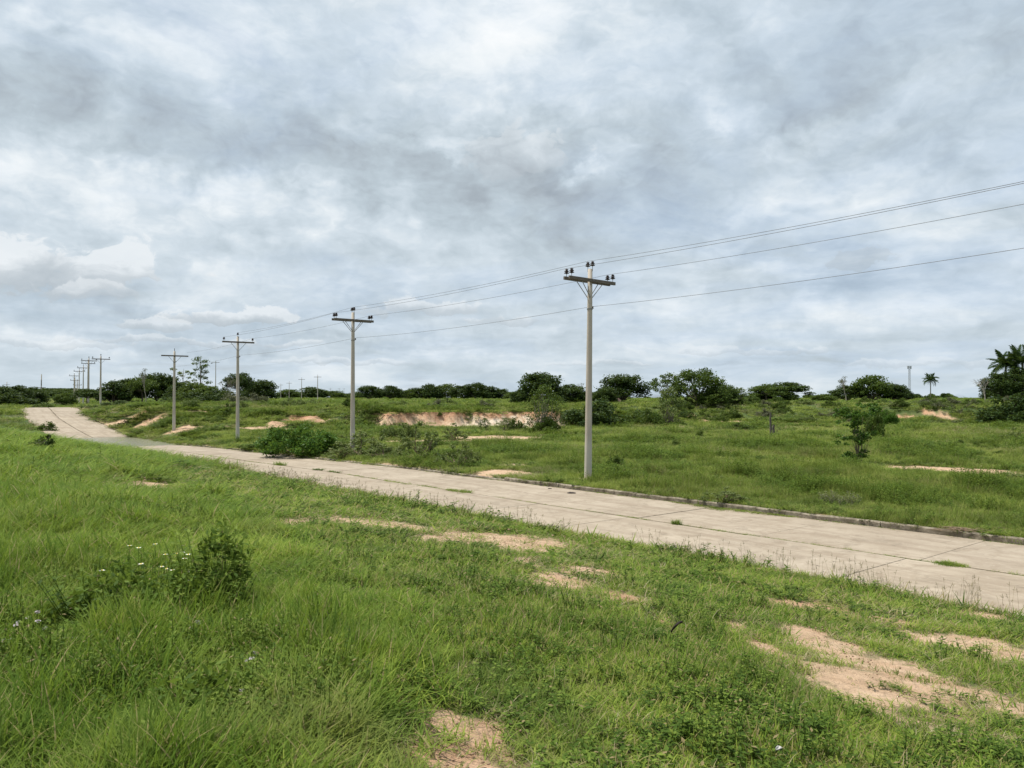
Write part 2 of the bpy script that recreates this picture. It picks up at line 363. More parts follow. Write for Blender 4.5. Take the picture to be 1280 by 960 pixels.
simple('old_post_wood', 'post', (.06, .052, .043), (.16, .14, .12), 3, .95, .1, (8, 8, 1))
simple('bark_grey', 'bark', (.075, .06, .045), (.19, .16, .125), 5, .95, .1, (4, 4, 1))
simple('bark_pale', 'barkpale', (.20, .175, .14), (.40, .36, .30), 5, .95, .1, (4, 4, 1))
simple('palm_trunk', 'palmbark', (.16, .14, .11), (.30, .27, .22), 4, .95, .1, (2, 2, 9))
simple('tower_paint', 'tower', (.30, .31, .33), (.45, .45, .46), 2, .7)
simple('pink_plaster', 'pink', (.55, .30, .27), (.66, .42, .38), 1, .9)
simple('rusty_roof', 'roof', (.20, .12, .09), (.32, .22, .18), 1, .9)
simple('pebble', 'pebble', (.16, .10, .06), (.42, .30, .20), 2, .9)
simple('paper', 'paper', (.30, .28, .25), (.6, .6, .57), 20, .8)
simple('dead_leaf', 'deadleaf', (.008, .006, .006), (.03, .018, .014), 9, .7)
simple('dry_twig', 'twig', (.10, .07, .045), (.24, .18, .12), 9, .9)
simple('petal_white', 'petal', (.62, .62, .52), (.85, .85, .78), 30, .7)
simple('petal_yellow', 'petaly', (.65, .50, .06), (.8, .62, .10), 30, .7)
simple('petal_mauve', 'petalm', (.50, .42, .46), (.74, .68, .70), 30, .7)

def foliage(key, dark, mid, light, trans=.35, big=.6, rough=.6, dry=None, patch=None):
    "leaves: colour varies leaf by leaf and clump by clump, light shines through"
    m, b = material('foliage_' + key, rough); M[key] = m
    g = node('ShaderNodeNewGeometry'); oi = node('ShaderNodeObjectInfo')
    nb = noise(g.outputs['Position'], big, 4, .6)
    f = mth('ADD', mth('MULTIPLY', nb, .56), mth('ADD', mth('MULTIPLY', g.outputs['Random Per Island'], .30), mth('MULTIPLY', oi.outputs['Random'], .16)))
    c = ramp(f, [(.30, dark), (.50, mid), (.72, light)])
    if dry: c = mixc(ramp(mth('FRACT', mth('MULTIPLY', g.outputs['Random Per Island'], 7.31)), [(dry[0], 0.0), (dry[0] + .01, 1.0)]), c, dry[1])
    for (sc_, lo_, hi_, amt, pc) in (patch or []): c = mixc(ramp(noise(g.outputs['Position'], sc_, 5, .6), [(lo_, 0.0), (hi_, amt)]), c, pc)
    put(b.inputs['Base Color'], c)
    b.inputs['Specular IOR Level'].default_value = .12
    tr = node('ShaderNodeBsdfTranslucent'); put(tr.inputs[0], mixc(.4, c, (.20, .26, .03)))
    mx = node('ShaderNodeMixShader'); mx.inputs[0].default_value = trans
    put(mx.inputs[1], b.outputs[0]); put(mx.inputs[2], tr.outputs[0])
    out = [n for n in NT.nodes if n.type == 'OUTPUT_MATERIAL'][0]
    NT.links.new(mx.outputs[0], out.inputs[0])
foliage('grass', (.052, .112, .012), (.150, .245, .030), (.34, .400, .070), .42, .30, .7, (.90, (.34, .28, .13)), [(.9, .50, .66, .6, (.30, .37, .08)), (.75, .53, .68, .7, (.060, .115, .022)), (.5, .58, .72, .4, (.20, .19, .075))])
foliage('grassfar', (.105, .155, .030), (.22, .285, .055), (.36, .395, .11), .38, .10, .7, (.90, (.26, .22, .11)), [(.09, .50, .62, .7, (.30, .36, .075)), (.16, .53, .66, .6, (.19, .165, .085)), (.22, .52, .64, .65, (.07, .12, .028))])
foliage('straw', (.22, .17, .09), (.34, .28, .16), (.46, .40, .26), .25, 1.0, .7)
foliage('weed', (.045, .085, .012), (.095, .160, .022), (.22, .29, .05), .38, 3.0, .65, (.975, (.30, .24, .12)))
foliage('tree_dark', (.020, .040, .010), (.036, .066, .015), (.065, .100, .024), .20, .35, .55)
foliage('tree_mid', (.032, .058, .010), (.060, .102, .018), (.115, .155, .030), .28, .4, .55)
foliage('tree_pale', (.070, .105, .028), (.125, .165, .050), (.22, .24, .10), .28, .6, .6)
foliage('bush_bright', (.032, .078, .012), (.062, .140, .020), (.115, .21, .032), .30, .9, .5)
foliage('scrub_grey', (.075, .085, .045), (.13, .135, .080), (.20, .19, .13), .2, .8, .7)
foliage('palm', (.022, .048, .014), (.040, .080, .022), (.075, .12, .035), .2, .6, .45)

m, b = material('wooded_hill', .95); M['hill'] = m
p = pos(); put(b.inputs['Base Color'], ramp(noise(p, .02, 8, .7), [(.3, (.022, .045, .035)), (.6, (.040, .070, .050)), (.8, (.06, .09, .06))]))
bump(b, noise(p, .05, 6, .7), 1.0, 6)

# ------------------------------------------------------------------ object helpers
def link(o, parent=None):
    COL.objects.link(o)
    if parent is not None: o.parent = parent
    return o
def mesh_np(name, v, f, mats, smooth=False, attrs=None):
    me = bpy.data.meshes.new(name)
    me.from_pydata([tuple(q) for q in v] if not isinstance(v, np.ndarray) else v.tolist(), [], f if isinstance(f, list) else f.tolist())
    for mm in (mats if isinstance(mats, (list, tuple)) else [mats]): me.materials.append(mm)
    if smooth: me.polygons.foreach_set('use_smooth', [True] * len(me.polygons))
    me.update(); return me
def obj(name, me, parent=None, loc=None):
    o = bpy.data.objects.new(name, me); link(o, parent)
    if loc: o.location = loc
    return o
def tag(o, label=None, cat=None, group=None, kind=None):
    if label: o['label'] = label
    if cat: o['category'] = cat
    if group: o['group'] = group
    if kind: o['kind'] = kind
    return o
def thing(name, label, cat, loc, rz=0, group=None, scale=(1, 1, 1)):
    o = bpy.data.objects.new(name, None); COL.objects.link(o); o.empty_display_size = .2
    o.location = loc; o.rotation_euler = (0, 0, rz); o.scale = scale
    return tag(o, label, cat, group)

class MB:
    def __init__(s): s.v = []; s.f = []; s.mi = []
    def tube(s, pts, rad, n=8, cap=True, mi=0):
        pts = [Vector(p) for p in pts]; base = len(s.v)
        up = Vector((0, 0, 1))
        for i, p in enumerate(pts):
            d = (pts[min(i + 1, len(pts) - 1)] - pts[max(i - 1, 0)])
            if d.length < 1e-9: d = Vector((0, 0, 1))
            d.normalize()
            a = d.cross(Vector((1, 0, 0)) if abs(d.x) < .8 else Vector((0, 1, 0))); a.normalize(); bq = d.cross(a)
            r = rad[i] if isinstance(rad, (list, tuple)) else rad
            for k in range(n):
                an = 2 * math.pi * k / n
                s.v.append(tuple(p + a * (r * math.cos(an)) + bq * (r * math.sin(an))))
        for i in range(len(pts) - 1):
            for k in range(n):
                s.f.append((base + i * n + k, base + i * n + (k + 1) % n, base + (i + 1) * n + (k + 1) % n, base + (i + 1) * n + k)); s.mi.append(mi)
        if cap:
            s.f.append(tuple(base + k for k in range(n))[::-1]); s.mi.append(mi)
            s.f.append(tuple(base + (len(pts) - 1) * n + k for k in range(n))); s.mi.append(mi)
    def box(s, c, size, rot=None, bev=0.0, mi=0):
        base = len(s.v); hx, hy, hz_ = size[0] / 2, size[1] / 2, size[2] / 2
        q = []
        if bev <= 0:
            q = [(x, y, z) for z in (-hz_, hz_) for x, y in ((-hx, -hy), (hx, -hy), (hx, hy), (-hx, hy))]
            fs = [(3, 2, 1, 0), (4, 5, 6, 7), (0, 1, 5, 4), (1, 2, 6, 5), (2, 3, 7, 6), (3, 0, 4, 7)]
        else:
            ring = [(-hx + bev, -hy), (hx - bev, -hy), (hx, -hy + bev), (hx, hy - bev), (hx - bev, hy), (-hx + bev, hy), (-hx, hy - bev), (-hx, -hy + bev)]
            q = [(x, y, z) for z in (-hz_, hz_) for x, y in ring]
            fs = [tuple(range(8))[::-1], tuple(range(8, 16))] + [(i, (i + 1) % 8, 8 + (i + 1) % 8, 8 + i) for i in range(8)]
        for x, y, z in q:
            v = Vector((x, y, z))
            if rot is not None: v = rot @ v
            s.v.append(tuple(v + Vector(c)))
        for f in fs: s.f.append(tuple(base + i for i in f)); s.mi.append(mi)
    def lathe(s, c, prof, n=12, mi=0):
        base = len(s.v)
        for r, z in prof:
            for k in range(n):
                a = 2 * math.pi * k / n; s.v.append((c[0] + r * math.cos(a), c[1] + r * math.sin(a), c[2] + z))
        for i in range(len(prof) - 1):
            for k in range(n):
                s.f.append((base + i * n + k, base + i * n + (k + 1) % n, base + (i + 1) * n + (k + 1) % n, base + (i + 1) * n + k)); s.mi.append(mi)
        s.f.append(tuple(base + k for k in range(n))[::-1]); s.mi.append(mi)
        s.f.append(tuple(base + (len(prof) - 1) * n + k for k in range(n))); s.mi.append(mi)
    def mesh(s, name, mats, smooth=False):
        me = bpy.data.meshes.new(name); me.from_pydata(s.v, [], s.f)
        for m_ in (mats if isinstance(mats, (list, tuple)) else [mats]): me.materials.append(m_)
        me.polygons.foreach_set('material_index', s.mi)
        if smooth: me.polygons.foreach_set('use_smooth', [True] * len(me.polygons))
        me.update(); return me

# ------------------------------------------------------------------ ground sheet
def build_ground():
    r = [0.0, .6]
    while r[-1] < 80: r.append(r[-1] * 1.0145 + .004)
    while r[-1] < 100: r.append(r[-1] + .30)
    while r[-1] < 150: r.append(r[-1] * 1.012)
    while r[-1] < 5500: r.append(r[-1] * 1.07)
    r = np.array(r[1:])
    a = np.concatenate([np.linspace(-180, -48, 36, endpoint=False), np.linspace(-48, 46, 430), np.linspace(46, 180, 37)[1:-1]])
    th = np.radians(a)
    RR, TT = np.meshgrid(r, th, indexing='ij')
    X = RR * np.sin(TT); Y = RR * np.cos(TT)
    Z = land(X.ravel(), Y.ravel()).reshape(X.shape)
    nr, na = X.shape
    V = np.stack([X.ravel(), Y.ravel(), Z.ravel()], 1)
    V = np.vstack([V, [[0, 0, land1(0, 0)]]])
    i, j = np.meshgrid(np.arange(nr - 1), np.arange(na), indexing='ij')
    j2 = (j + 1) % na
    Fq = np.stack([i * na + j, i * na + j2, (i + 1) * na + j2, (i + 1) * na + j], -1).reshape(-1, 4)[:, ::-1]
    c = nr * na
    faces = Fq.tolist() + [[(k + 1) % na, k, c] for k in range(na)]
    me = bpy.data.meshes.new('ground'); me.from_pydata(V.tolist(), [], faces); me.materials.append(M['ground'])
    me.polygons.foreach_set('use_smooth', [True] * len(me.polygons))
    x, y = V[:, 0], V[:, 1]
    sm, rd, halo = soil_mask(x, y)
    sm = np.maximum(sm, .45 * halo * ss(.45, .6, fbm(x * 3, y * 3, 39, 3)) * (y < 30))
    sm = np.where(y < 1.5, 0, sm)
    # dusty verge along the kerb and faded grass on far ground behind the crest
    t, o = to_to(x, y); e = o - kerb_o(t)
    verge = ss(1.1, .1, e) * (e > -.3) * ss(.35, .6, fbm(t * .5, e, 40, 3)) * .8 * (t < 100) * (t > -60)
    inroad = ((e > -RW) & (e < .1) & (y < 150) & (t < 125)).astype(float)
    sm = np.maximum(sm, np.maximum(verge, inroad))
    pale = ss(180, 260, y) * ss(-.50, -.56, x / np.maximum(y, 1)) * ss(-.63, -.58, x / np.maximum(y, 1)) * (y < 420)
    col = np.stack([sm, np.clip(rd, 0, 1), pale, np.clip(1 + np.minimum(rd, 0) * 1.6, 0, 1)], 1).astype(np.float32)
    ca = me.attributes.new('soil', 'FLOAT_COLOR', 'POINT'); ca.data.foreach_set('color', col.ravel())
    me.update()
    o_ = obj('ground', me); tag(o_, kind='structure')
build_ground()

# ------------------------------------------------------------------ road of cast slabs
road = bpy.data.objects.new('road', None); COL.objects.link(road); tag(road, kind='structure')
def road_pt(t, e, dz=0.0):
    "e is measured from the kerb face, negative across the road"
    o = float(kerb_o(t)) + e; x, y = to_xy(t, o); return (x, y, float(zroad(t)) + dz)
def build_road():
    L = 3.85; t = -62.0; k = 0; rr = random.Random(3)
    while t < 128:
        for lane in (0, 1):
            e0, e1 = (-3.585, -.02) if lane == 0 else (-RW, -3.695)
            ta, tb = t + .007, t + L - .007
            if lane: ta += .25; tb += .25
            nseg = 5; V = []; Fc = []
            tilt = rr.uniform(-.008, .008); lift = rr.uniform(-.003, .004)
            for i in range(nseg + 1):
                tt = ta + (tb - ta) * i / nseg
                edge = -.004 if i in (0, nseg) else 0
                for (e, dz) in ((e0, -.13), (e0, -.012 + edge), (e0 + .03, edge), ((e0 + e1) / 2, edge + .004), (e1 - .03, edge), (e1, -.012 + edge), (e1, -.13)):
                    ee = e + (rr.uniform(-.028, .028) if e in (e0, e1) else 0)
                    V.append(road_pt(tt, ee, dz + lift + tilt * (i / nseg - .5)))
            for i in range(nseg):
                for j in range(6):
                    q = i * 7 + j; Fc.append((q, q + 1, q + 8, q + 7))
            Fc.append(tuple(range(7))[::-1]); Fc.append(tuple(nseg * 7 + j for j in range(7)))
            me = mesh_np('slab', V, Fc, M['concrete'])
            obj('slab', me, road)
        t += L; k += 1
    # dirt packed in the joints, standing just below the slab faces
    V = []; Fc = []; ts = np.arange(-62, 130, .5)
    for i, tt in enumerate(ts):
        for e in (-RW - .05, -3.66, .12):
            V.append(road_pt(tt, e, -.020))
        if i: q = (i - 1) * 3; Fc += [(q, q + 1, q + 4, q + 3), (q + 1, q + 2, q + 5, q + 4)]
    jo = obj('joint_filling', mesh_np('joint_filling', V, Fc, M['dirt']), road); jo['kind'] = 'stuff'
build_road()
# kerb: pieces cast end to end, weathered, sinking into the verge further on
kerb = bpy.data.objects.new('kerb', None); COL.objects.link(kerb); tag(kerb, kind='structure')
rk = random.Random(5); t = -60.0
while t < 74:
    ln = rk.uniform(.9, 1.5); sink = -.0 if t < 2 else -.06 - .02 * rk.random()
    V = []; Fc = []; n = 5; hh = .145 + rk.uniform(-.012, .008) + sink; sh = rk.uniform(-.012, .012)
    for i in range(n + 1):
        tt = t + .006 + (ln - .012) * i / n; w = rk.uniform(-.010, .010)
        for e, z in ((.0, -.12), (.0 + w, hh - .03 + w), (.03, hh + w * .7), (.13, hh + w * .5), (.16, hh - .03), (.16, -.12)):
            V.append(road_pt(tt, e + sh, z))
    for i in range(n):
        for j in range(5): q = i * 6 + j; Fc.append((q, q + 6, q + 7, q + 1))
    Fc.append(tuple(range(6))); Fc.append(tuple(n * 6 + j for j in range(6))[::-1])
    obj('kerb_stone', mesh_np('kerb_stone', V, Fc, M['kerb']), kerb)
    t += ln
# puddle in the dip
def build_puddle():
    V = []; n = 48; rp = random.Random(2)
    ts = np.linspace(46, 69.5, n)
    V = [road_pt(tt, .10 - .25 * rp.random(), 0) for tt in ts] + [road_pt(tt, -RW - .6 + .5 * rp.random(), 0) for tt in ts]
    zl = -.715
    V = [(x, y, zl) for x, y, z in V]
    Fc = [(i, i + 1, n + i + 1, n + i) for i in range(n - 1)]
    o = obj('puddle', mesh_np('puddle', V, Fc, M['water'])); tag(o, kind='structure')
build_puddle()

# ------------------------------------------------------------------ utility poles
def insulator(cy=0):
    mb = MB(); mb.lathe((0, 0, 0), [(.015, 0), (.05, .02), (.10, .03), (.11, .05), (.055, .075), (.05, .09), (.095, .10), (.10, .12), (.05, .145), (.045, .16), (.07, .17), (.075, .19), (.045, .21), (.02, .225)], 12)
    return mb.mesh('insulator', M['insul'], True)
MI = insulator()
def ins_pin():
    mb = MB(); mb.tube([(0, 0, -.20), (0, 0, .02)], .012, 6); return mb.mesh('pin', M['steel'])
MPIN = ins_pin()
def make_pole(label, double, has_ins, H=9.0, group='concrete utility poles beside the road', lod=0, arm_l=2.7, ins_top=True):
    root = thing('utility_pole', label, 'utility pole', (0, 0, 0), 0, group)
    mb = MB(); n = 14 if lod == 0 else 8
    zs = [-.6, 0, 1.5, 3, 4.5, 6, 7.5, H]; mb.tube([(0, 0, z) for z in zs], [.160 - .0072 * max(z, 0) for z in zs], n)
    obj('shaft', mb.mesh('shaft', M['pole'], True), root)
    rt = .172 - .0095 * H
    # local x runs along the crossarm, local y along the line of poles
    ys = (-.155, .155) if double else (-.155,)
    za = H - .50
    for s_i, y in enumerate(ys):
        mb = MB(); off = 0
        mb.box((off, y, za), (arm_l, .10, .13), None, 0.012)
        arm = obj('crossarm', mb.mesh('crossarm', M['arm']), root)
        if lod < 2:
            for sx_ in (-1, 1):
                mb = MB(); mb.tube([(sx_ * .62 + off, y, za - .07), (sx_ * .05, y * .52, za - .72)], .018, 5)
                obj('brace', mb.mesh('brace', M['steel']), root)
        if has_ins:
            for sx_ in (-1, 1):
                q = obj('insulator', MI, root, (sx_ * (arm_l / 2 - .14) + off, y, za + .17)); p_ = obj('pin', MPIN, q)
    if ins_top:
        for y in ((-.14, .14) if double else (0,)):
            q = obj('insulator', MI, root, (0 if double else .0, y, H + .10)); obj('pin', MPIN, q)
    if lod == 0:
        mb = MB(); mb.box((0, 0, za), (.05, .46 if double else .40, .05)); mb.tube([(0, -.24, za + .04), (0, .24, za + .04)], .012, 6)
        obj('through_bolt', mb.mesh('through_bolt', M['steel']), root)
        mb = MB(); mb.lathe((0, 0, 0), [(.13, 0), (.132, .04)], 12)
        obj('band', mb.mesh('band', M['steel']), root, (0, 0, 7.2))
        mb = MB(); mb.lathe((0, 0, 0), [(.03, -.05), (.05, -.04), (.03, -.01), (.03, .01), (.05, .04), (.03, .05)], 10)
        mb.box((-.04, 0, 0), (.09, .03, .02))
        obj('spool_insulator', mb.mesh('spool_insulator', M['insul'], True), root, (.17, 0, 7.3))
    return root
ARM_RZ = math.atan2(NY, NX)
POLES = [  # t, o, ground z or None, double, insulators, label
 (-20.4, 0, 'concrete utility pole beyond the right end of the wires', True, True, 0),
 (0, 0, 'nearest and tallest concrete pole, with a double crossarm carrying six dark insulators', True, True, 0),
 (20.4, -.51, 'concrete pole standing in an airy bush, second nearest along the road', True, True, 0),
 (41.95, -.22, 'concrete pole in front of a flat-topped dark tree, third nearest, with three dark insulators', False, True, 0),
 (61.9, 0, 'concrete pole right of the puddle with a bare crossarm and pale braces', False, False, 0),
 (116.0, 3.1, 'pole with a wide thin crossarm, rightmost of the far cluster past the road crest', False, True, 1),
 (139.8, 5.5, 'pole rising behind the small dark round tree past the road crest', False, True, 1),
 (162, 9.2, 'far pole just left of the one behind the small dark tree', False, True, 1),
 (184, 12.0, 'far thin pole in the middle of the receding pole cluster over the road crest', False, True, 1),
 (207, 14.9, 'far thin pole at the left edge of the cluster whose foot meets the road crest', False, True, 1),
]
pole_roots = []
for i, (t_, o_, lab, dbl, ins, lod) in enumerate(POLES):
    x, y = to_xy(t_, o_); z = land1(x, y)
    z -= .06
    H = 9.0
    px = HX + x / y * F
    want = {1: 336.0, 2: 390.5, 3: 420.5, 4: 439.0, 5: 442.8, 6: 445.8, 7: 449.8, 8: 455.8, 9: 460.5}.get(i)
    if want: H = EYE + (HY - want) * y / F - z - (.3 if i > 4 else 0)
    r_ = make_pole(lab, dbl, ins, H, lod=lod, ins_top=(i != 4))
    if i == 4:
        mb = MB(); mb.tube([(0, 0, H - .05), (0, 0, H + .30)], .03, 6); obj('top_pin', mb.mesh('top_pin', M['arm']), r_)
    r_.location = (x, y, z); r_.rotation_euler = ((.006 if i == 1 else 0), (.011 if i == 1 else (-.004 if i == 3 else 0)), ARM_RZ)
    pole_roots.append((r_, H))
for (px, ytop, d, lab) in [(92.6, 466.5, 225, 'small distant pole with its arm lower than its neighbours, at left of the cluster'),
                           (93.6, 472.5, 245, 'very small distant pole nearly hidden behind the other cluster poles'),
                           (96.5, 478.5, 265, 'smallest pole of the cluster, barely above the dark round tree')]:
    x, y = at(px, d); z = land1(x, y); H = EYE + (HY - ytop) * y / F - z - .3
    r_ = make_pole(lab, False, True, H, lod=1); r_.location = (x, y, z); r_.rotation_euler = (0, 0, ARM_RZ)
FARP = [(397, 468.5, 270, 'tallest of the small distant poles right of the dense round tree', 2.6), (377, 472, 310, 'second tallest small distant pole, left of the tallest one on the field edge', 2.6),
        (361.5, 477, 370, 'small distant pole with clear crossarm in the middle of the far row', 2.6), (351, 479.5, 420, 'leftmost small distant pole of the far row, just right of the dense round tree', 2.6),
        (413, 485, 560, 'tiny distant pole just right of the tallest far pole', 2.2), (424, 485, 640, 'tiny distant pole between the far row and the second nearest big pole', 2.2), (430, 485, 700, 'tiny distant pole immediately left of the second nearest big pole', 2.2),
        (383, 483, 520, 'tiny distant pole between the two tallest poles of the far row', 2.2),
        (51.6, 480.5, 190, 'lone pole with pale base standing left of the road crest', 2.2), (8.5, 478.5, 300, 'pole top showing over the thicket at the left edge', 2.2)]
for (px, ytop, d, lab, al) in FARP:
    x, y = at(px, d); z = land1(x, y); H = EYE + (HY - ytop) * y / F - z - .3
    r_ = make_pole(lab, False, False, H, group='distant utility poles', lod=2, arm_l=al); r_.location = (x, y, z); r_.rotation_euler = (0, 0, R(8))
x, y = at(269.5, 230); z = land1(x, y); H = EYE + (HY - 451) * y / F - z
mast = thing('street_mast', 'slim tall mast with a short bracket behind the scrub, beside the tall airy tree', 'mast', (x, y, z))
mb = MB(); mb.tube([(0, 0, -.3), (0, 0, H)], [.16, .09], 8); obj('shaft', mb.mesh('shaft', M['pole']), mast)
mb = MB(); mb.tube([(-1.3, 0, H - .6), (1.1, 0, H - .5)], .06, 6); mb.box((-1.25, 0, H - .75), (.4, .2, .18)); obj('bracket', mb.mesh('bracket', M['arm']), mast)

# ------------------------------------------------------------------ wires
def wire_anchor(k, off_x, dzH, off_y=0):
    r_, H = pole_roots[k]; m4 = Matrix.Translation(r_.location) @ Matrix.Rotation(ARM_RZ, 4, 'Z')
    return m4 @ Vector((off_x, off_y, H + dzH))
def make_wire(offs, label, last=3, sag=.16, drop0=0.0):
    pts = []
    seq = list(range(0, last + 1))
    for a, b_ in zip(seq[:-1], seq[1:]):
        A = wire_anchor(a, *offs); B = wire_anchor(b_, *offs)
        if a == 0: A = A - Vector((0, 0, drop0))
        for i in range(17):
            if i == 0 and a: continue
            u = i / 16; p_ = A.lerp(B, u); p_.z -= sag * 4 * u * (1 - u); pts.append(p_)
    # beyond the first pole the line runs on out of view
    A = wire_anchor(1, *offs); B = wire_anchor(0, *offs) - Vector((0, 0, drop0))
    pts = [Vector(B) + (Vector(B) - Vector(A)) * u - Vector((0, 0, .16 * 4 * u * (1 - u))) for u in (1.0, .75, .5, .25)] + pts
    mb = MB(); mb.tube(pts, .0075, 5); o = obj('power_line', mb.mesh('power_line', M['wire'], True))
    tag(o, label, 'power line', 'overhead wires strung along the poles')
make_wire((-1.25, -.11), 'wire on the left-hand insulators, runs nearest the centre wire across the sky', drop0=.07)
make_wire((0, .33), 'topmost wire, carried by the insulators on the pole tips', drop0=.17)
make_wire((1.25, -.11), 'wire on the right-hand insulators, middle height line leaving the right edge', last=4)
make_wire((.20, -1.58), 'lowest wire, fixed to the pole shafts well below the crossarms', last=4, drop0=-.1)

# ------------------------------------------------------------------ trees and shrubs
def leaves_np(centres, radii, per, size, seed, flat=.0, squash=.75, aspect=1.9, shell=.55):
    g = np.random.default_rng(seed); V = []; cnt = 0
    P_, S_ = [], []
    for c_, r_ in zip(centres, radii):
        k = int(per * (r_ ** 2) / (np.mean(radii) ** 2)) if np.isscalar(per) else per
        d = g.normal(size=(k, 3)); d /= np.linalg.norm(d, axis=1)[:, None]
        rad = r_ * (shell + (1 - shell) * g.random(k)) * (1 + .18 * g.normal(size=k))
        q = d * rad[:, None]; q[:, 2] *= squash
        P_.append(np.array(c_) + q); S_.append(size * (.6 + .8 * g.random(k)))
    Pn = np.vstack(P_); S = np.concatenate(S_); n = len(Pn)
    nrm = g.normal(size=(n, 3)); nrm[:, 2] = np.abs(nrm[:, 2]) + flat; nrm /= np.linalg.norm(nrm, axis=1)[:, None]
    t1 = np.cross(nrm, g.normal(size=(n, 3))); t1 /= np.linalg.norm(t1, axis=1)[:, None] + 1e-9
    t2 = np.cross(nrm, t1)
    a = t1 * S[:, None]; b_ = t2 * (S / aspect)[:, None]
    Q = np.stack([Pn - a, Pn + b_, Pn + a, Pn - b_], 1).reshape(-1, 3)
    Fq = (np.arange(n)[:, None] * 4 + np.arange(4)[None, :])
    return Q, Fq
def crown_mesh(name, parts, mat):
    V = np.vstack([p_[0] for p_ in parts]); off = 0; Fs = []
    for p_ in parts: Fs.append(p_[1] + off); off += len(p_[0])
    return mesh_np(name, V, np.vstack(Fs), mat)
def limbs(mb, base, centres, r0, rr, wob=.12, n=6):
    base = Vector(base)
    for c_ in centres:
        c_ = Vector(c_); v = c_ - base; L_ = v.length
        mid = base + v * .5 + Vector((rr.uniform(-1, 1), rr.uniform(-1, 1), rr.uniform(-.2, .9))) * L_ * wob
        q1 = base.lerp(mid, .5) + Vector((rr.uniform(-1, 1), rr.uniform(-1, 1), 0)) * L_ * wob * .3
        mb.tube([base, q1, mid, mid.lerp(c_, .55), c_], [r0, r0 * .75, r0 * .5, r0 * .3, r0 * .12], n, cap=False)

PROTO = {}
def dome_clusters(rr, n, W, z0, z1, rc, power=1.0, inner=.35):
    out = []; rads = []
    for i in range(n):
        an = rr.uniform(0, 2 * math.pi); u = rr.random()
        el = math.asin(rr.uniform(-.35, 1)); k = (inner + (1 - inner) * u ** .5)
        x = W / 2 * math.cos(el) * math.cos(an) * k; y = W / 2 * math.cos(el) * math.sin(an) * k
        z = (z0 + (z1 - z0) * .38) + (math.sin(el) * (z1 - z0) * (.62 if el > 0 else .9)) * k
        out.append((x, y, z)); rads.append(rc * rr.uniform(.6, 1.25))
    return out, rads
def proto(key, builder, **kw): PROTO[key] = builder(key, **kw)
def b_round(key, H=10, W=10, z0=2.2, n=46, rc=1.35, per=95, leaf=.26, mat='tree_dark', seed=1, r0=.26, bark='bark', squash=.75, inner=.35, flat=.2):
    rr = random.Random(seed); C_, Rd = dome_clusters(rr, n, W - rc * 1.4, z0 + rc * .4, H - rc * .8, rc, inner=inner)
    cm = crown_mesh('crown', [leaves_np(C_, Rd, per, leaf, seed, squash=squash, flat=flat)], M[mat])
    mb = MB(); fork = (rr.uniform(-.3, .3), rr.uniform(-.3, .3), z0 * .8)
    mb.tube([(0, 0, -.6), (0, 0, 0), (fork[0] * .5, fork[1] * .5, z0 * .4), fork], [r0 * 1.5, r0 * 1.15, r0 * .95, r0 * .85], 9, cap=False)
    limbs(mb, fork, rr.sample(C_, min(len(C_), 14)), r0 * .6, rr)
    return dict(crown=cm, trunk=mb.mesh('trunk', M[bark], True), H=H, W=W)
def b_umbrella(key, H=9, W=11, n=48, rc=1.5, per=110, leaf=.25, mat='tree_dark', seed=1, r0=.22):
    rr = random.Random(seed); C_ = []; Rd = []
    for i in range(n):
        an = rr.uniform(0, 6.283); u = rr.random() ** .5
        C_.append((W / 2 * .82 * u * math.cos(an), W / 2 * .82 * u * math.sin(an), H - 1.0 - 1.2 * u * u * 1.9 - rr.random() ** 2 * 2.2)); Rd.append(rc * rr.uniform(.65, 1.15))
    cm = crown_mesh('crown', [leaves_np(C_, Rd, per, leaf, seed, squash=.5, flat=.6)], M[mat])
    mb = MB(); mb.tube([(0, 0, -.6), (0, 0, 0), (.1, .05, H * .25), (.15, 0, H * .42)], [r0 * 1.4, r0 * 1.1, r0 * .9, r0 * .8], 9, cap=False)
    limbs(mb, (.15, 0, H * .42), rr.sample(C_, 12), r0 * .55, rr, .08)
    return dict(crown=cm, trunk=mb.mesh('trunk', M['bark'], True), H=H, W=W)
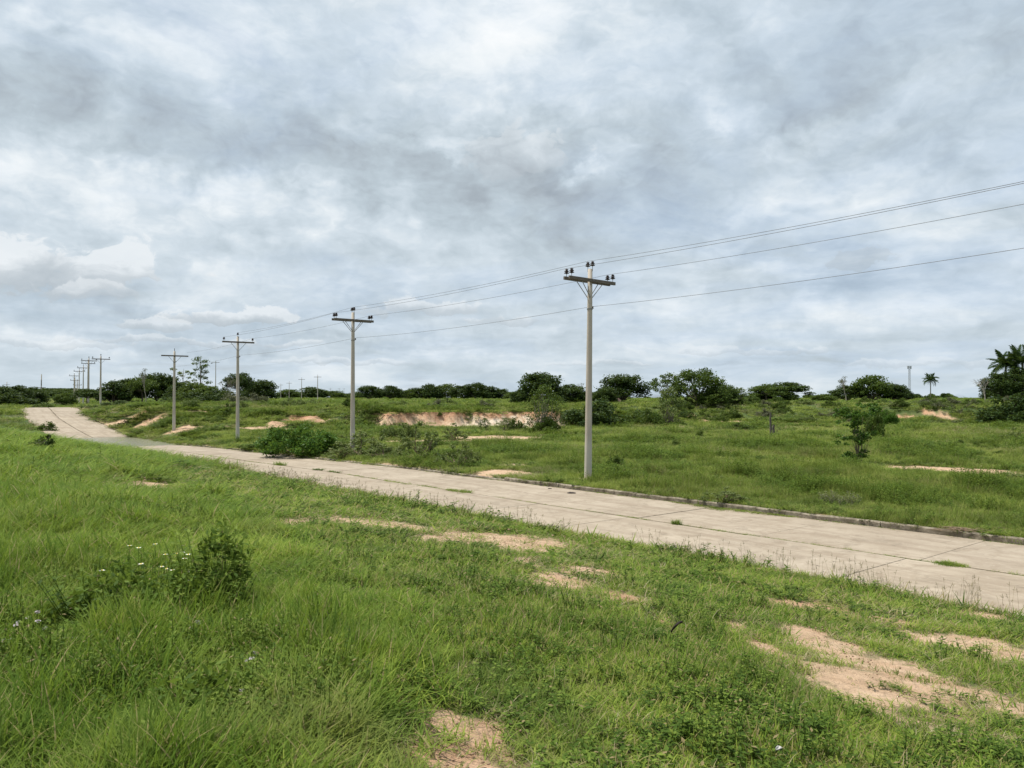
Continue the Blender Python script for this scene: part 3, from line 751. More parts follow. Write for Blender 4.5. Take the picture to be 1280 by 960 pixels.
def b_airy(key, H=9, W=9, n=16, rc=.95, per=80, leaf=.2, mat='tree_mid', seed=1, r0=.2, zlow=.35, bark='bark', tall=False, squash=.55, stems=1):
    rr = random.Random(seed); C_ = []; Rd = []
    for i in range(n):
        h = zlow + (1 - zlow) * (i + .5) / n; wz = (math.sin(math.pi * min(1, (h - zlow) / (1 - zlow) * .72 + .22)) if not tall else .55 + .45 * rr.random())
        an = i * 2.4 + rr.uniform(-.5, .5); u = rr.uniform(.35, 1.0)
        C_.append((W / 2 * .85 * wz * u * math.cos(an), W / 2 * .85 * wz * u * math.sin(an), H * h - rc * .5)); Rd.append(rc * rr.uniform(.6, 1.2))
    cm = crown_mesh('crown', [leaves_np(C_, Rd, per, leaf, seed, squash=squash, flat=.3, shell=.3)], M[mat])
    mb = MB()
    if tall:
        ax = [(0, 0, -.5), (0, 0, 0), (.15, 0, H * .35), (-.1, .1, H * .7), (.1, 0, H * .95)]
        mb.tube(ax, [r0 * 1.3, r0, r0 * .8, r0 * .5, r0 * .15], 8, cap=False)
        for c_ in C_: limbs(mb, (0, 0, c_[2] * .78), [c_], r0 * .3, rr, .06, 5)
    else:
        for s_ in range(stems):
            bx = (0 if stems == 1 else rr.uniform(-.25, .25), 0 if stems == 1 else rr.uniform(-.25, .25)); fk = (bx[0] * 2 + rr.uniform(-.2, .2), bx[1] * 2, H * zlow * .55)
            mb.tube([(bx[0], bx[1], -.5), (bx[0], bx[1], 0), fk], [r0 * 1.3, r0, r0 * .75], 8, cap=False)
            limbs(mb, fk, C_[s_::stems], r0 * .5, rr, .13)
    return dict(crown=cm, trunk=mb.mesh('trunk', M[bark], True), H=H, W=W)
def b_bush(key, H=3, W=5, n=40, rc=.55, per=110, leaf=.12, mat='bush_bright', seed=1, squash=.85, airy=False, stems=9, shell=.4, bark='twig'):
    rr = random.Random(seed); C_ = []; Rd = []
    for i in range(n):
        an = rr.uniform(0, 6.283); u = rr.random() ** .5; ztop = math.sqrt(max(0, 1 - u * u * .85)); z = (rr.uniform(.15, 1) if not airy else rr.uniform(.3, 1)) * ztop
        C_.append(((W / 2 - rc * .6) * u * math.cos(an), (W / 2 - rc * .6) * u * math.sin(an), max(rc * .45, (H - rc * .6) * z * rr.uniform(.85, 1.08)))); Rd.append(rc * rr.uniform(.6, 1.25))
    cm = crown_mesh('foliage', [leaves_np(C_, Rd, per, leaf, seed, squash=squash, flat=.1, shell=shell)], M[mat])
    mb = MB()
    for s_ in range(stems): limbs(mb, (rr.uniform(-.2, .2), rr.uniform(-.2, .2), -.15), [rr.choice(C_)], .035 + .006 * H, rr, .1, 5)
    return dict(crown=cm, trunk=mb.mesh('stems', M[bark], True), H=H, W=W, bush=True)
def b_bare(key, H=7, seed=1, r0=.14, bark='barkpale', mat=None, spread=.55):
    rr = random.Random(seed); mb = MB(); tips = []
    def grow(p_, d, L_, r_, dep):
        q = p_ + d * L_; mid = p_ + d * L_ * .5 + Vector((rr.uniform(-1, 1), rr.uniform(-1, 1), 0)) * L_ * .07
        mb.tube([p_, mid, q], [r_, r_ * .85, r_ * .65], 5 if dep else 7, cap=False)
        if dep >= 5: tips.append(q); return
        for k in range(3 if dep in (1, 2) else 2):
            nd = (d + Vector((rr.uniform(-1, 1), rr.uniform(-1, 1), rr.uniform(-.25, .5))) * spread); nd.normalize()
            grow(q, nd, L_ * rr.uniform(.62, .85), r_ * .62, dep + 1)
    grow(Vector((0, 0, -.3)), Vector((rr.uniform(-.1, .1), 0, 1)), H * .27, r0, 0)
    zmax = max(v[2] for v in mb.v); s = H / zmax; mb.v = [(v[0] * s, v[1] * s, v[2] * s) for v in mb.v]
    cm = None
    if mat: cm = crown_mesh('crown', [leaves_np([tuple(t_ * s) for t_ in tips], [.35] * len(tips), 9, .09, seed, shell=.2)], M[mat])
    return dict(crown=cm, trunk=mb.mesh('trunk', M[bark], True), H=H, W=H * .9)

proto('round_a', b_round, seed=11, z0=1.2, n=70, inner=.3)
proto('round_b', b_round, seed=12, W=11, H=9, n=72, mat='tree_mid', z0=.6)
proto('round_c', b_round, seed=13, W=8, H=8, n=62, rc=1.15, z0=.3, mat='tree_dark')
proto('round_d', b_round, seed=14, W=9, H=10, n=90, rc=1.05, z0=.5, leaf=.22, mat='tree_dark', per=80)
proto('umbrella_a', b_umbrella, seed=21)
proto('umbrella_b', b_umbrella, seed=22, n=38, W=12, H=7.5, mat='tree_mid')
proto('layered', b_airy, seed=31, n=17, W=10, H=8, rc=1.15, per=95, mat='tree_mid', r0=.2, zlow=.45)
proto('open_big', b_round, seed=33, W=12, H=8.6, n=62, rc=1.25, z0=1.6, mat='tree_mid', inner=.6, per=85, leaf=.22)
proto('airy_tall', b_airy, seed=41, n=15, W=6.5, H=13, rc=1.0, per=75, mat='tree_mid', tall=True, zlow=.38, r0=.2, bark='barkpale')
proto('airy_tall_b', b_airy, seed=42, n=10, W=6.5, H=10, rc=.85, per=60, mat='tree_pale', tall=True, zlow=.45, r0=.17, bark='barkpale')
proto('pale_small', b_airy, seed=43, n=22, W=6, H=5, rc=.75, per=85, leaf=.13, mat='tree_pale', zlow=.15, r0=.1, stems=3)
proto('wispy', b_airy, seed=44, n=54, W=4.6, H=5, rc=.62, per=75, leaf=.085, mat='tree_mid', zlow=.12, r0=.11, bark='barkpale', stems=3, squash=.9)
proto('bush_dense', b_bush, seed=51, W=4.3, H=2.2, n=75, rc=.42, per=150, leaf=.075)
proto('bush_dark', b_bush, seed=52, W=5, H=3.4, n=52, rc=.62, per=110, leaf=.13, mat='tree_dark')
proto('bush_mid', b_bush, seed=53, W=3.4, H=2.1, n=36, rc=.42, per=90, leaf=.09, mat='tree_mid')
proto('bush_airy', b_bush, seed=54, W=2.8, H=1.75, n=42, rc=.22, per=44, leaf=.060, mat='tree_pale', airy=True, stems=16, shell=.2)
proto('bush_airy_b', b_bush, seed=55, W=2.2, H=1.8, n=34, rc=.21, per=42, leaf=.06, mat='tree_pale', airy=True, stems=14, shell=.2)
proto('scrub', b_bush, seed=56, W=3.2, H=1.6, n=34, rc=.40, per=60, leaf=.085, mat='scrub_grey', stems=12)
proto('scrub_b', b_bush, seed=57, W=3.8, H=1.5, n=38, rc=.42, per=70, leaf=.09, mat='tree_pale', stems=12)
proto('shrub_dark_small', b_bush, seed=58, W=1.3, H=.9, n=22, rc=.2, per=55, leaf=.05, mat='tree_mid')
proto('weed_pale', b_bush, seed=59, W=1.2, H=.8, n=20, rc=.16, per=30, leaf=.05, mat='tree_pale', airy=True, stems=8, shell=.2)
proto('bare', b_bare, seed=61)
proto('bare_leafy', b_bare, seed=63, mat='scrub_grey', spread=.45)

def plant(name, key, label, cat, x, y, w, h, rz=None, group=None, sink=0.0, parts=True):
    p_ = PROTO[key]; z = land1(x, y)
    r_ = thing(name, label, cat, (x, y, z - sink), random.uniform(0, 6.28) if rz is None else rz, group, (w / p_['W'], w / p_['W'], h / p_['H']))
    if p_['crown'] is not None: obj('foliage' if p_.get('bush') else 'crown', p_['crown'], r_)
    obj('stems' if p_.get('bush') else 'trunk', p_['trunk'], r_)
    return r_
def plant_px(name, key, label, cat, px, ytop, wpx, d, **kw):
    x, y = at(px, d); z = land1(x, y); h = EYE + (HY - ytop) * d / F - z
    return plant(name, key, label, cat, x, y, wpx * 1.22 * d / F, max(h, .35), **kw)

T = [  # name, proto, label, px, ytop, width px, distance
 # left edge
 ('tree','round_c','low dark tree cut by the left edge of the frame, leftmost of the thicket',4,483,34,150),
 ('tree','round_d','second dark tree from the left edge, in the thicket past the field',24,480.5,32,155),
 ('tree','round_c','right end tree of the left-edge thicket, just before the lone pole',42,484,26,160),
 ('tree','bush_dark','dark undergrowth tree at the foot of the left-edge thicket',14,492,48,140),
 ('tree','round_b','round yellowish green tree behind the road crest, left of the pole cluster',82,491,22,175),
 ('tree','umbrella_a','small dark round tree at the foot of the far pole cluster',109,485.5,28,135),
 ('tree','round_c','dark tree rising left in the big group behind the puddle',142,476,34,142),
 ('tree','round_d','dark spreading tree, second in the group left of the bare-armed pole',160,471.5,32,150),
 ('tree','umbrella_b','broad flat dark tree in the middle of the group left of the bare-armed pole',178,470,36,146),
 ('tree','round_a','highest dark tree of the group left of the bare-armed pole',195,464,36,150),
 ('tree','round_d','dark tree directly behind the bare-armed pole',215,469,30,152),
 ('tree','bare_leafy','grey nearly leafless tree poking above the dark group left of the bare-armed pole',182,463,20,140),
 ('tree','airy_tall_b','thin open tree right of the bare-armed pole with see-through crown',229,460,24,140),
 ('tree','airy_tall','tallest slender tree with tiered open crown, between two roadside poles',251,444.5,27,138),
 ('tree','round_b','green tree at the foot of the tall slender tree',243,477,34,132),
 ('tree','umbrella_a','flat-topped dark umbrella tree behind the third nearest pole',299,464,33,135),
 ('tree','bare_leafy','grey brown leafless tree left of the umbrella tree',285,473,24,128),
 ('tree','round_a','dense dark round tree right of the umbrella tree',328,473.5,36,140),
 ('tree','round_c','small dark tree tucked left of the dense round tree',313,479,22,150),
 # low far row between poles
 ('tree','round_b','low distant tree behind the small poles, first right of the dense round tree',362,486,34,440),
 ('tree','round_c','low distant tree behind the tallest small pole',390,483.5,34,430),
 ('tree','round_b','low distant tree left of the second nearest big pole',416,488,34,440),
 ('tree','round_a','distant dark tree just right of the second nearest big pole',462,480.5,30,300),
 ('tree','round_d','distant dark round tree, second right of the second nearest big pole',487,480.5,32,300),
 ('tree','round_b','low tree starting the long far tree row',508,487,26,310),
 ('tree','round_a','far row tree, gently domed, third right of the second nearest big pole',522,483.5,28,315),
 ('tree','round_c','far row tree with rounded top over the pale scarp start',538,479.5,30,310),
 ('tree','round_b','far row tree with a broad dark crown above the scarp middle',558,478.5,32,318),
 ('tree','round_d','far row tree with even dark crown, left of the pointed one',577,480,28,312),
 ('tree','round_a','tallest pointed tree of the long far row',595,476.5,30,310),
 ('tree','round_c','far row tree sloping down right of the pointed tree',612,482.5,28,308),
 ('tree','round_d','last but one low tree of the long far row',627,485,24,312),
 ('tree','round_b','bright green low tree closing the far row beside the big round tree',643,489,26,300),
 ('tree','round_a','big dense dark round tree behind the wispy tree, left of the nearest pole',675,463,52,112),
 ('tree','round_c','dark lower tree between the big round tree and the nearest pole',713,480.5,38,120),
 ('tree','bare_leafy','grey thinly leaved tree just left of the nearest pole',727,481,18,125),
 ('tree','round_b','dark green tree low behind the nearest pole',750,489,36,130),
 ('tree','round_a','dense round-headed tree right of the nearest pole with pink wall at its foot',780,466,50,140),
 ('tree','layered','open layered tree with flat sprays, left of the large spreading tree',832,467,42,122),
 ('tree','open_big','large spreading tree with visible limbs, highest on the right half horizon',872,459,58,125),
 ('tree','round_b','lower shoulder tree at the right side of the large spreading tree',903,479,36,128),
 ('tree','pale_small','small thin tree trailing off right of the large spreading tree',925,485,26,130),
 ('tree','umbrella_b','left flat-crowned tree of the dark pair on the right horizon',958,479,40,170),
 ('tree','umbrella_a','right flat-crowned tree of the dark pair, slightly higher',985,477,46,175),
 ('tree','round_c','low tree filling beneath the dark flat-crowned pair',968,485,46,172),
 ('tree','round_b','small low tree at the horizon midway between the flat pair and the grey tree',1030,493,26,180),
 ('tree','bare_leafy','pale thin tree at the left of the grey green group near the radio tower',1057,472.5,22,185),
 ('tree','round_d','dark bushy tree at the left of the group near the radio tower',1062,480.5,38,190),
 ('tree','round_b','tall grey green tree crowning the group left of the radio tower',1090,467.5,42,188),
 ('tree','round_a','dark round tree at the right of the group, next to the radio tower',1117,479.5,34,190),
 ('tree','round_c','small low dark tree right below the radio tower',1131,486,20,200),
 ('tree','round_a','tiny dark tree on the horizon right of the lone palm',1180,491,9,330),
 ('tree','round_d','dark round tree under the palms at the right edge',1250,478,34,160),
 ('tree','round_a','dark tree crown between the two palms',1272,476,32,158),
 ('tree','round_b','leafy green tree filling below the tall slender tree',262,482,34,128),
 ('tree','round_c','dark green tree low between the bare-armed pole and the slender tree',226,478,30,134),
 ('tree','round_a','dark tree standing behind the dense bush right of the nearest pole',757,484,26,128),
 ('tree','round_c','dark green tree just left of the big round tree',651,487,24,118),
 ('tree','round_b','broad low tree under the right side of the large spreading tree',892,485,34,122),
 ('tree','round_d','dark mass of foliage beneath the right palm at the frame edge',1276,456,44,149),
 ('tree','round_d','bushy tree at the left foot of the two palms',1250,463,36,149),
 ('tree','bare','bare branching tree left of the palms near the right edge',1231,473.5,26,140),
 ('tree','bare','bare pale limbs showing through below the two palms',1264,476,28,150),
]
for k, (nm, key, lab, px, yt, wp, d) in enumerate(T):
    plant_px(nm, key, lab, 'tree', px, yt - (1.5 if d < 200 else .5), wp * (1.12 if d < 200 else 1), d, rz=(k * 2.13) % 6.28)
S = [  # shrubs
 ('bush_dark','dense dark bush at the right edge below the palms',1262,491,62,98),
 ('bush_dark','big dark round bush behind the nearest pole',740,497,66,92),
 ('bush_mid','green bush right of the big round bush behind the nearest pole',795,510,50,96),
 ('bush_mid','low green bush left of the small tree with the earth bank',812,508,30,92),
 ('pale_small','small pale green tree-like shrub beside the reddish earth at the path start',836,481,42,98),
 ('wispy','wispy grey tree with thin upright branches standing before the big round tree',682,480,52,76),
 ('bush_mid','dark leafy skirt around the foot of the wispy tree',682,519,36,75),
 ('bush_dense','dense bright green bush at the roadside left of the second nearest pole',375,523,84,49),
 ('bush_airy','loose pale bush wrapped round the foot of the second nearest pole',450,536,72,46.5),
 ('bush_airy_b','loose pale bush left in front of the second nearest pole',428,553,36,45),
 ('bush_airy_b','thin pale shrub by the road with ragged upright branches',524,524,50,42),
 ('bush_airy','thin pale shrub at the road edge above the brown tuft',572,550,48,38.5),
 ('bush_airy','low branching weeds in front of the second nearest pole',480,552,60,45),
 ('bush_mid','small green bush at the road edge left of the dense bush',318,552,36,56),
 ('bush_mid','little dark bush on the slope behind the third nearest pole',274,519,18,84),
 ('bush_mid','dark bush on the slope between the third and fourth nearest poles',250,521,24,90),
 ('bush_dark','dark tall shrub at the roadside just past the puddle',146,500,30,112),
 ('bush_mid','green shrub at the foot of the first far pole',119,507,30,114),
 ('bush_mid','low green shrub spilling to the road past the puddle',130,513,30,104),
 ('bush_mid','grey green shrub right of the tall roadside shrub',168,507,40,108),
 ('bush_mid','leafy shrub on the road shoulder above the puddle',172,523,44,92),
 ('bush_mid','green shrub where the road meets the left-edge thicket',54,502,24,128),
 ('bush_mid','pale green shrub in front of the dark tree group',205,503,44,115),
 ('bush_dark','dark undergrowth right behind the bare-armed pole',232,489,50,125),
 ('bush_dark','dark undergrowth below the grey leafless tree',270,486,42,124),
 ('scrub','grey brown scrub under the umbrella tree',297,489,44,122),
 ('scrub','grey brown scrub left of the dense round tree',318,491,34,124),
 ('shrub_dark_small','small dark shrub alone in the grass right of the nearest pole',950,587,24,42),
 ('bush_mid','round dark bush close behind the lone field shrub tree',1092,503,26,66),
 ('bush_mid','dark green bush on the field left of the wooden post',926,527,34,82),
 ('bush_mid','small dark bush in the grass near the right edge',1249,568,18,46),
 ('bush_airy_b','flowering weed clump by the kerb right of the nearest pole',903,607,50,25.0),
 ('bush_airy_b','sparse weed clump with pale tips at the right grass edge',1262,603,50,32),
 ('bush_airy_b','pale-tipped weeds at the foot of the lone field shrub tree',1066,577,36,40),
 ('shrub_dark_small','tiny shrub on the pale soil before the eroded scarp',645,522,22,80),
 ('pale_small','dark leaning sapling in front of the pale scarp',606,521,18,78),
 ('pale_small','spreading low sapling in front of the pale scarp',632,521,26,79),
 ('bush_airy_b','weedy sapling in front of the scarp, left of the leaning one',570,527,34,62),
 ('scrub_b','spreading weeds in front of the scarp left part',500,527,44,66),
 ('shrub_dark_small','dark shrub alone in the grass at left, next to fallen branches',52,545,20,px2g(52,566)[1]),
 ('shrub_dark_small','dark shrub between the left field and the road rise',60,527,22,px2g(60,540)[1]),
 ('shrub_dark_small','green tuft shrub on the far grass near the nearest pole right',830,497,10,120),
 ('bush_airy_b','thin sapling standing in the grass near the right edge',1265,533,26,60),
 ('bush_dense','low round bush near the road at lower middle of the right field',1105,507,26,96),
]
for k, (key, lab, px, yt, wp, d) in enumerate(S):
    nm = 'tree' if 'tree' in lab.split('tree')[0][-1:] else 'bush'
    plant_px('bush', key, lab, 'bush', px, yt, wp, d, rz=(k * 1.71) % 6.28)

# lone shrub tree of the right field: two storeys of flat sprays on thin stems
def field_tree():
    rr = random.Random(77); C_ = []; Rd = []
    for (cx_, cz_, w_, n_) in ((-.05, .55, .7, 12), (-.15, 1.25, 1.0, 16), (.25, 1.55, .9, 10), (-.55, 2.15, .8, 10), (-.1, 2.55, 1.1, 18), (.45, 2.95, .7, 12), (-.75, 2.75, .5, 6)):
        for i in range(n_):
            C_.append((cx_ * 1.0 + rr.uniform(-1, 1) * w_ * .62, rr.uniform(-1, 1) * w_ * .6, cz_ + rr.uniform(-.22, .22))); Rd.append(rr.uniform(.14, .26))
    x, y = at(1073, 40.5); r_ = thing('tree', 'lone small two-tiered shrub tree standing in the right field', 'tree', (x, y, land1(x, y)))
    obj('crown', crown_mesh('crown', [leaves_np([(c[0] * 1.25, c[1], c[2]) for c in C_], Rd, 42, .065, 5, squash=.6, flat=.3, shell=.3)], M['bush_bright']), r_)
    mb = MB()
    for s_ in range(3): limbs(mb, (rr.uniform(-.06, .06), 0, -.1), rr.sample(C_, 5), .026, rr, .07, 5)
    mb.tube([(0, 0, -.2), (-.02, 0, .8), (-.1, 0, 1.6), (0, 0, 2.5)], [.045, .035, .028, .015], 6, cap=False)
    obj('trunk', mb.mesh('trunk', M['bark'], True), r_)
field_tree()

# scrub spread over the slopes: every shrub a thing, placed in clumps
ADJ = {'scrub': ('grey-brown ', ', grey-brown kind'), 'scrub_b': ('pale green ', ', pale kind'), 'bush_mid': ('leafy green ', ', green kind'), 'shrub_dark_small': ('', ''), 'weed_pale': ('thin pale-leaved ', ', pale kind')}
def scrub_field():
    rr = random.Random(91); k = 0
    zones = [(830, 1230, 100, 135, 95, 'scattered scrub bushes on the slope below the right horizon trees', 'low scrub bush on the slope behind the field path', ('scrub', 'scrub_b', 'bush_mid')),
             (470, 650, 92, 125, 26, 'small scrub bushes on the grass above the scarp', 'small scrub bush on the grassy plateau above the red scarp', ('scrub_b', 'scrub', 'shrub_dark_small')),
             (200, 440, 84, 120, 42, 'small bushes on the left hillside', 'small bush on the grassy hillside behind the left roadside poles', ('bush_mid', 'scrub_b', 'shrub_dark_small')),
             (740, 1275, 32, 92, 130, 'low weeds clumps in the right-hand field', 'low weed clump in the grass of the right-hand field', ('shrub_dark_small', 'shrub_dark_small', 'weed_pale')),
             (1150, 1280, 105, 150, 22, 'grey scrub bushes near the palms', 'grey scrub bush on the plateau near the palms', ('scrub', 'scrub_b'))]
    for (x0, x1, d0, d1, n, grp, lab, keys) in zones:
        for i in range(n):
            d = d0 + (d1 - d0) * rr.random() ** 1.0; px = rr.uniform(x0, x1); x, y = at(px, d)
            if fbm(np.array([x * .06]), np.array([y * .06]), 50, 2)[0] < .42: continue
            key = rr.choice(keys)
            if 'scarp' in grp: lab2 = lab + (', left part' if px < 560 else ', right part')
            elif 'slope' in grp: lab2 = 'scrub bush ' + ('low' if d < 116 else 'high') + ' on the slope below ' + ('the large spreading tree' if px < 930 else 'the flat-crowned dark trees' if px < 1025 else 'the trees beside the radio tower' if px < 1110 else 'the radio tower' if px < 1150 else 'the lone palm')
            elif 'hillside' in grp: lab2 = 'small bush ' + ('low' if d < 98 else 'high') + ' on the hillside, ' + ('left of the third nearest pole' if px < 298 else 'right of the third nearest pole' if px < 375 else 'beside the second nearest pole')
            elif 'right-hand' in grp: lab2 = ('low weed clump ' + ('near the road' if d < 50 else 'far out') + ', ' + ('near the nearest pole' if px < 840 else 'left of the wooden post' if px < 963 else 'left of the lone shrub tree' if px < 1075 else 'right of the lone shrub tree'))
            else: lab2 = 'scrub bush on the plateau ' + ('between lone palm and the two palms' if px < 1215 else 'near the two palms')
            q = PROTO[key]; s = rr.uniform(.35, 1.0) * (1.0 if key not in ('shrub_dark_small', 'weed_pale') else .9)
            plant('scrub_bush' if key not in ('shrub_dark_small', 'weed_pale') else 'weed_clump', key, ADJ[key][0] + lab2, 'bush', x, y, q['W'] * s, q['H'] * s * rr.uniform(.6, 1.0), rz=rr.uniform(0, 6.28), group=grp + ADJ[key][1])
scrub_field()

# palms
def frond_mesh(seed, L_=3.6, droop=1.0):
    rr = random.Random(seed); V = []; Fc = []; n = 9
    pts = []
    for i in range(n + 1):
        u = i / n; pts.append(Vector((L_ * (u - .12 * u * u * droop), 0, L_ * (.55 * u - .95 * droop * u * u))))
    mb = MB(); mb.tube(pts, [.05 * (1 - .85 * i / n) for i in range(n + 1)], 4, cap=False)
    for i in range(1, 26):
        u = i / 26; j = min(int(u * n), n - 1); p_ = pts[j].lerp(pts[j + 1], u * n - j); ll = .95 * math.sin(math.pi * min(1, u * .8 + .18)) + .15
        for s_ in (-1, 1):
            b0 = len(mb.v); d = Vector((.45, s_ * .8, -.38 + rr.uniform(-.2, .15))); d.normalize(); w = Vector((.10, 0, .03))
            mb.v += [tuple(p_ - w), tuple(p_ + d * ll * .5 - w * .8 + Vector((0, 0, .04))), tuple(p_ + d * ll), tuple(p_ + d * ll * .5 + w * .8 + Vector((0, 0, .04)))]
            mb.f.append((b0, b0 + 1, b0 + 2, b0 + 3)); mb.mi.append(0)
    return mb.mesh('frond', M['palm'])
FR = [frond_mesh(1, 3.6, .55), frond_mesh(2, 3.6, .85), frond_mesh(3, 3.4, 1.15)]
def palm(px, ytop, d, label, s=1.0, seed=1, zoff=0):
    rr = random.Random(seed); x, y = at(px, d); z = land1(x, y); H = (EYE + (HY - ytop) * d / F - z)
    r_ = thing('palm_tree', label, 'palm tree', (x, y, z)); th_ = H - 1.5 * s
    mb = MB(); mb.tube([(0, 0, -.4), (.05, 0, th_ * .3), (.12, .05, th_ * .7), (.1, 0, th_)], [.26 * s, .2 * s, .17 * s, .16 * s], 9); obj('trunk', mb.mesh('trunk', M['palmbark'], True), r_)
    for i in range(28):
        f = obj('frond', FR[i % 3 if i > 4 else 0], r_, (.1, 0, th_)); el = (-.85 if i < 7 else (-.25 if i < 17 else .35)) + rr.uniform(-.15, .15)
        f.rotation_euler = (0, el, i * 2.4 + rr.uniform(-.2, .2)); f.scale = (s, s, s)
palm(1163, 470, 300, 'lone small palm on the right horizon, right of the radio tower', .95, 1)
palm(1257, 445, 152, 'left of the two big palms near the right edge', 1.05, 2)
palm(1278, 439.5, 151, 'right of the two big palms, cut by the right edge', 1.1, 3)

# radio tower
def tower():
    x, y = at(1137, 720); z = land1(x, y); H = EYE + (HY - 457.5) * y / F - z; r_ = thing('radio_tower', 'thin grey lattice radio tower on the right horizon', 'radio tower', (x, y, z))
    mb = MB(); W0, W1 = 1.6, 1.1; N_ = 14
    cs = lambda u: [(sx_ * (W0 + (W1 - W0) * u) / 2, sy * (W0 + (W1 - W0) * u) / 2, H * u) for sx_, sy in ((-1, -1), (1, -1), (1, 1), (-1, 1))]
    for k in range(4): mb.tube([cs(0)[k], cs(1)[k]], .12, 4)
    for i in range(N_):
        a_, b_ = cs(i / N_), cs((i + 1) / N_)
        for k in range(4): mb.tube([a_[k], b_[(k + 1) % 4]], .05, 4, cap=False); mb.tube([b_[k], b_[(k + 1) % 4]], .05, 4, cap=False)
    obj('lattice', mb.mesh('lattice', M['tower']), r_)
    for sx_ in (-1, 1):
        mb = MB(); mb.box((sx_ * 1.5, 0, H - 1.6), (.8, .5, 2.4), None, .1); mb.tube([(0, 0, H - 1.6), (sx_ * 1.3, 0, H - 1.6)], .08, 5); obj('antenna', mb.mesh('antenna', M['tower']), r_)
    mb = MB(); mb.box((0, 0, H - .1), (4.2, 2.0, .25), None, .2); obj('platform', mb.mesh('platform', M['tower']), r_)
tower()
# fence posts
def post(px, ybase, ytop, w, label, lean=0.0):
    x, y = px2g(px, ybase); z = land1(x, y); H = EYE + (HY - ytop) * y / F - z
    rr = random.Random(int(px)); mb = MB(); mb.tube([(0, 0, -.3), (.01, 0, H * .4), (-.02, .01, H * .75), (lean, 0, H)], [w, w * .95, w * .85, w * .7], 7)
    o = obj('wooden_post', mb.mesh('wooden_post', M['post'], False), None, (x, y, z)); o['label'] = label; o['category'] = 'post'; o['group'] = 'old posts in the field'
post(963, 549, 516, .10, 'tall dark weathered post standing alone in the right field')
post(966.5, 546, 531, .13, 'short grey post stub beside the tall field post', .04)
# pink wall glimpsed under a tree
x, y = at(765, 150); z = land1(x, y); ph = thing('small_house', 'small pink-walled house glimpsed below the round tree right of the nearest pole', 'house', (x, y, z), R(10))
mb = MB(); mb.box((0, 0, .7), (2.6, 2.6, 1.6)); obj('wall', mb.mesh('wall', M['pink']), ph)
mb = MB(); mb.box((0, -.1, 1.76), (3.0, 3.1, .1), Matrix.Rotation(R(7), 3, 'X')); obj('roof', mb.mesh('roof', M['roof']), ph)
mb = MB(); mb.box((-.6, -1.31, .75), (.6, .04, 1.2)); obj('door', mb.mesh('door', M['arm']), ph)

# far wooded hill on the left and low tree line at the horizon
def ridge(name, x0, x1, d, ytop, depth, n=120, seed=3):
    xs = np.linspace((x0 - HX) / F * d, (x1 - HX) / F * d, n); V = []; Fc = []; m_ = 10
    zt = EYE + (HY - ytop) * d / F
    for i, x in enumerate(xs):
        u = i / (n - 1); env = min(1, math.sin(math.pi * u) * 2.2) ** .8
        for j in range(m_ + 1):
            v = j / m_; hh = math.sin(math.pi * v) ** .6
            nz = float(fbm(np.array([x * .03]), np.array([v * 5.0 + seed]), seed, 4)[0]); nz2 = float(vnoise(np.array([x * .16]), np.array([v * 9.0]), seed + 5)[0])
            V.append((x, d + (v - .5) * depth, 1.5 + (zt - 1.5) * env * hh * (.86 + .18 * nz + .07 * nz2) if 0 < j < m_ else 1.0))
    for i in range(n - 1):
        for j in range(m_): q = i * (m_ + 1) + j; Fc.append((q, q + m_ + 1, q + m_ + 2, q + 1))
    o = obj(name, mesh_np(name, V, Fc, M['hill'], True)); tag(o, kind='structure')
ridge('wooded_hill', -260, 160, 1700, 486.5, 300)

# ------------------------------------------------------------------ grass and herbs
TUFT = bpy.data.collections.new('tuft_sources')
def tuft_mesh(name, nb, Rad, L0, L1, w, lean, mat, seed, curve=.5, segs=3):
    g = np.random.default_rng(seed); V = []; Fc = []
    for i in range(nb):
        r_ = Rad * math.sqrt(g.random()); a = g.random() * 6.283; bx, by = r_ * math.cos(a), r_ * math.sin(a)
        L_ = L0 + (L1 - L0) * g.random(); az = g.random() * 6.283; ln = lean * (.3 + g.random()); wd = w * (.6 + .8 * g.random())
        dx_, dy_ = math.cos(az), math.sin(az); px_, py_ = -dy_, dx_
        b0 = len(V); x = bx; y = by; z = -.02; th_ = ln * .5
        for s_ in range(segs + 1):
            u = s_ / segs; ww = wd * (1 - u ** 1.6) * .5
            if s_ == segs: V.append((x, y, z))
            else: V.append((x - px_ * ww, y - py_ * ww, z)); V.append((x + px_ * ww, y + py_ * ww, z))
            st = L_ / segs; x += dx_ * math.sin(th_) * st; y += dy_ * math.sin(th_) * st; z += math.cos(th_) * st; th_ += curve * (.4 + g.random() * .9) * (1.8 / segs)
        for s_ in range(segs - 1): q = b0 + 2 * s_; Fc.append((q, q + 1, q + 3, q + 2))
        q = b0 + 2 * (segs - 1); Fc.append((q, q + 1, q + 2))
    return mesh_np(name, V, Fc, M[mat])
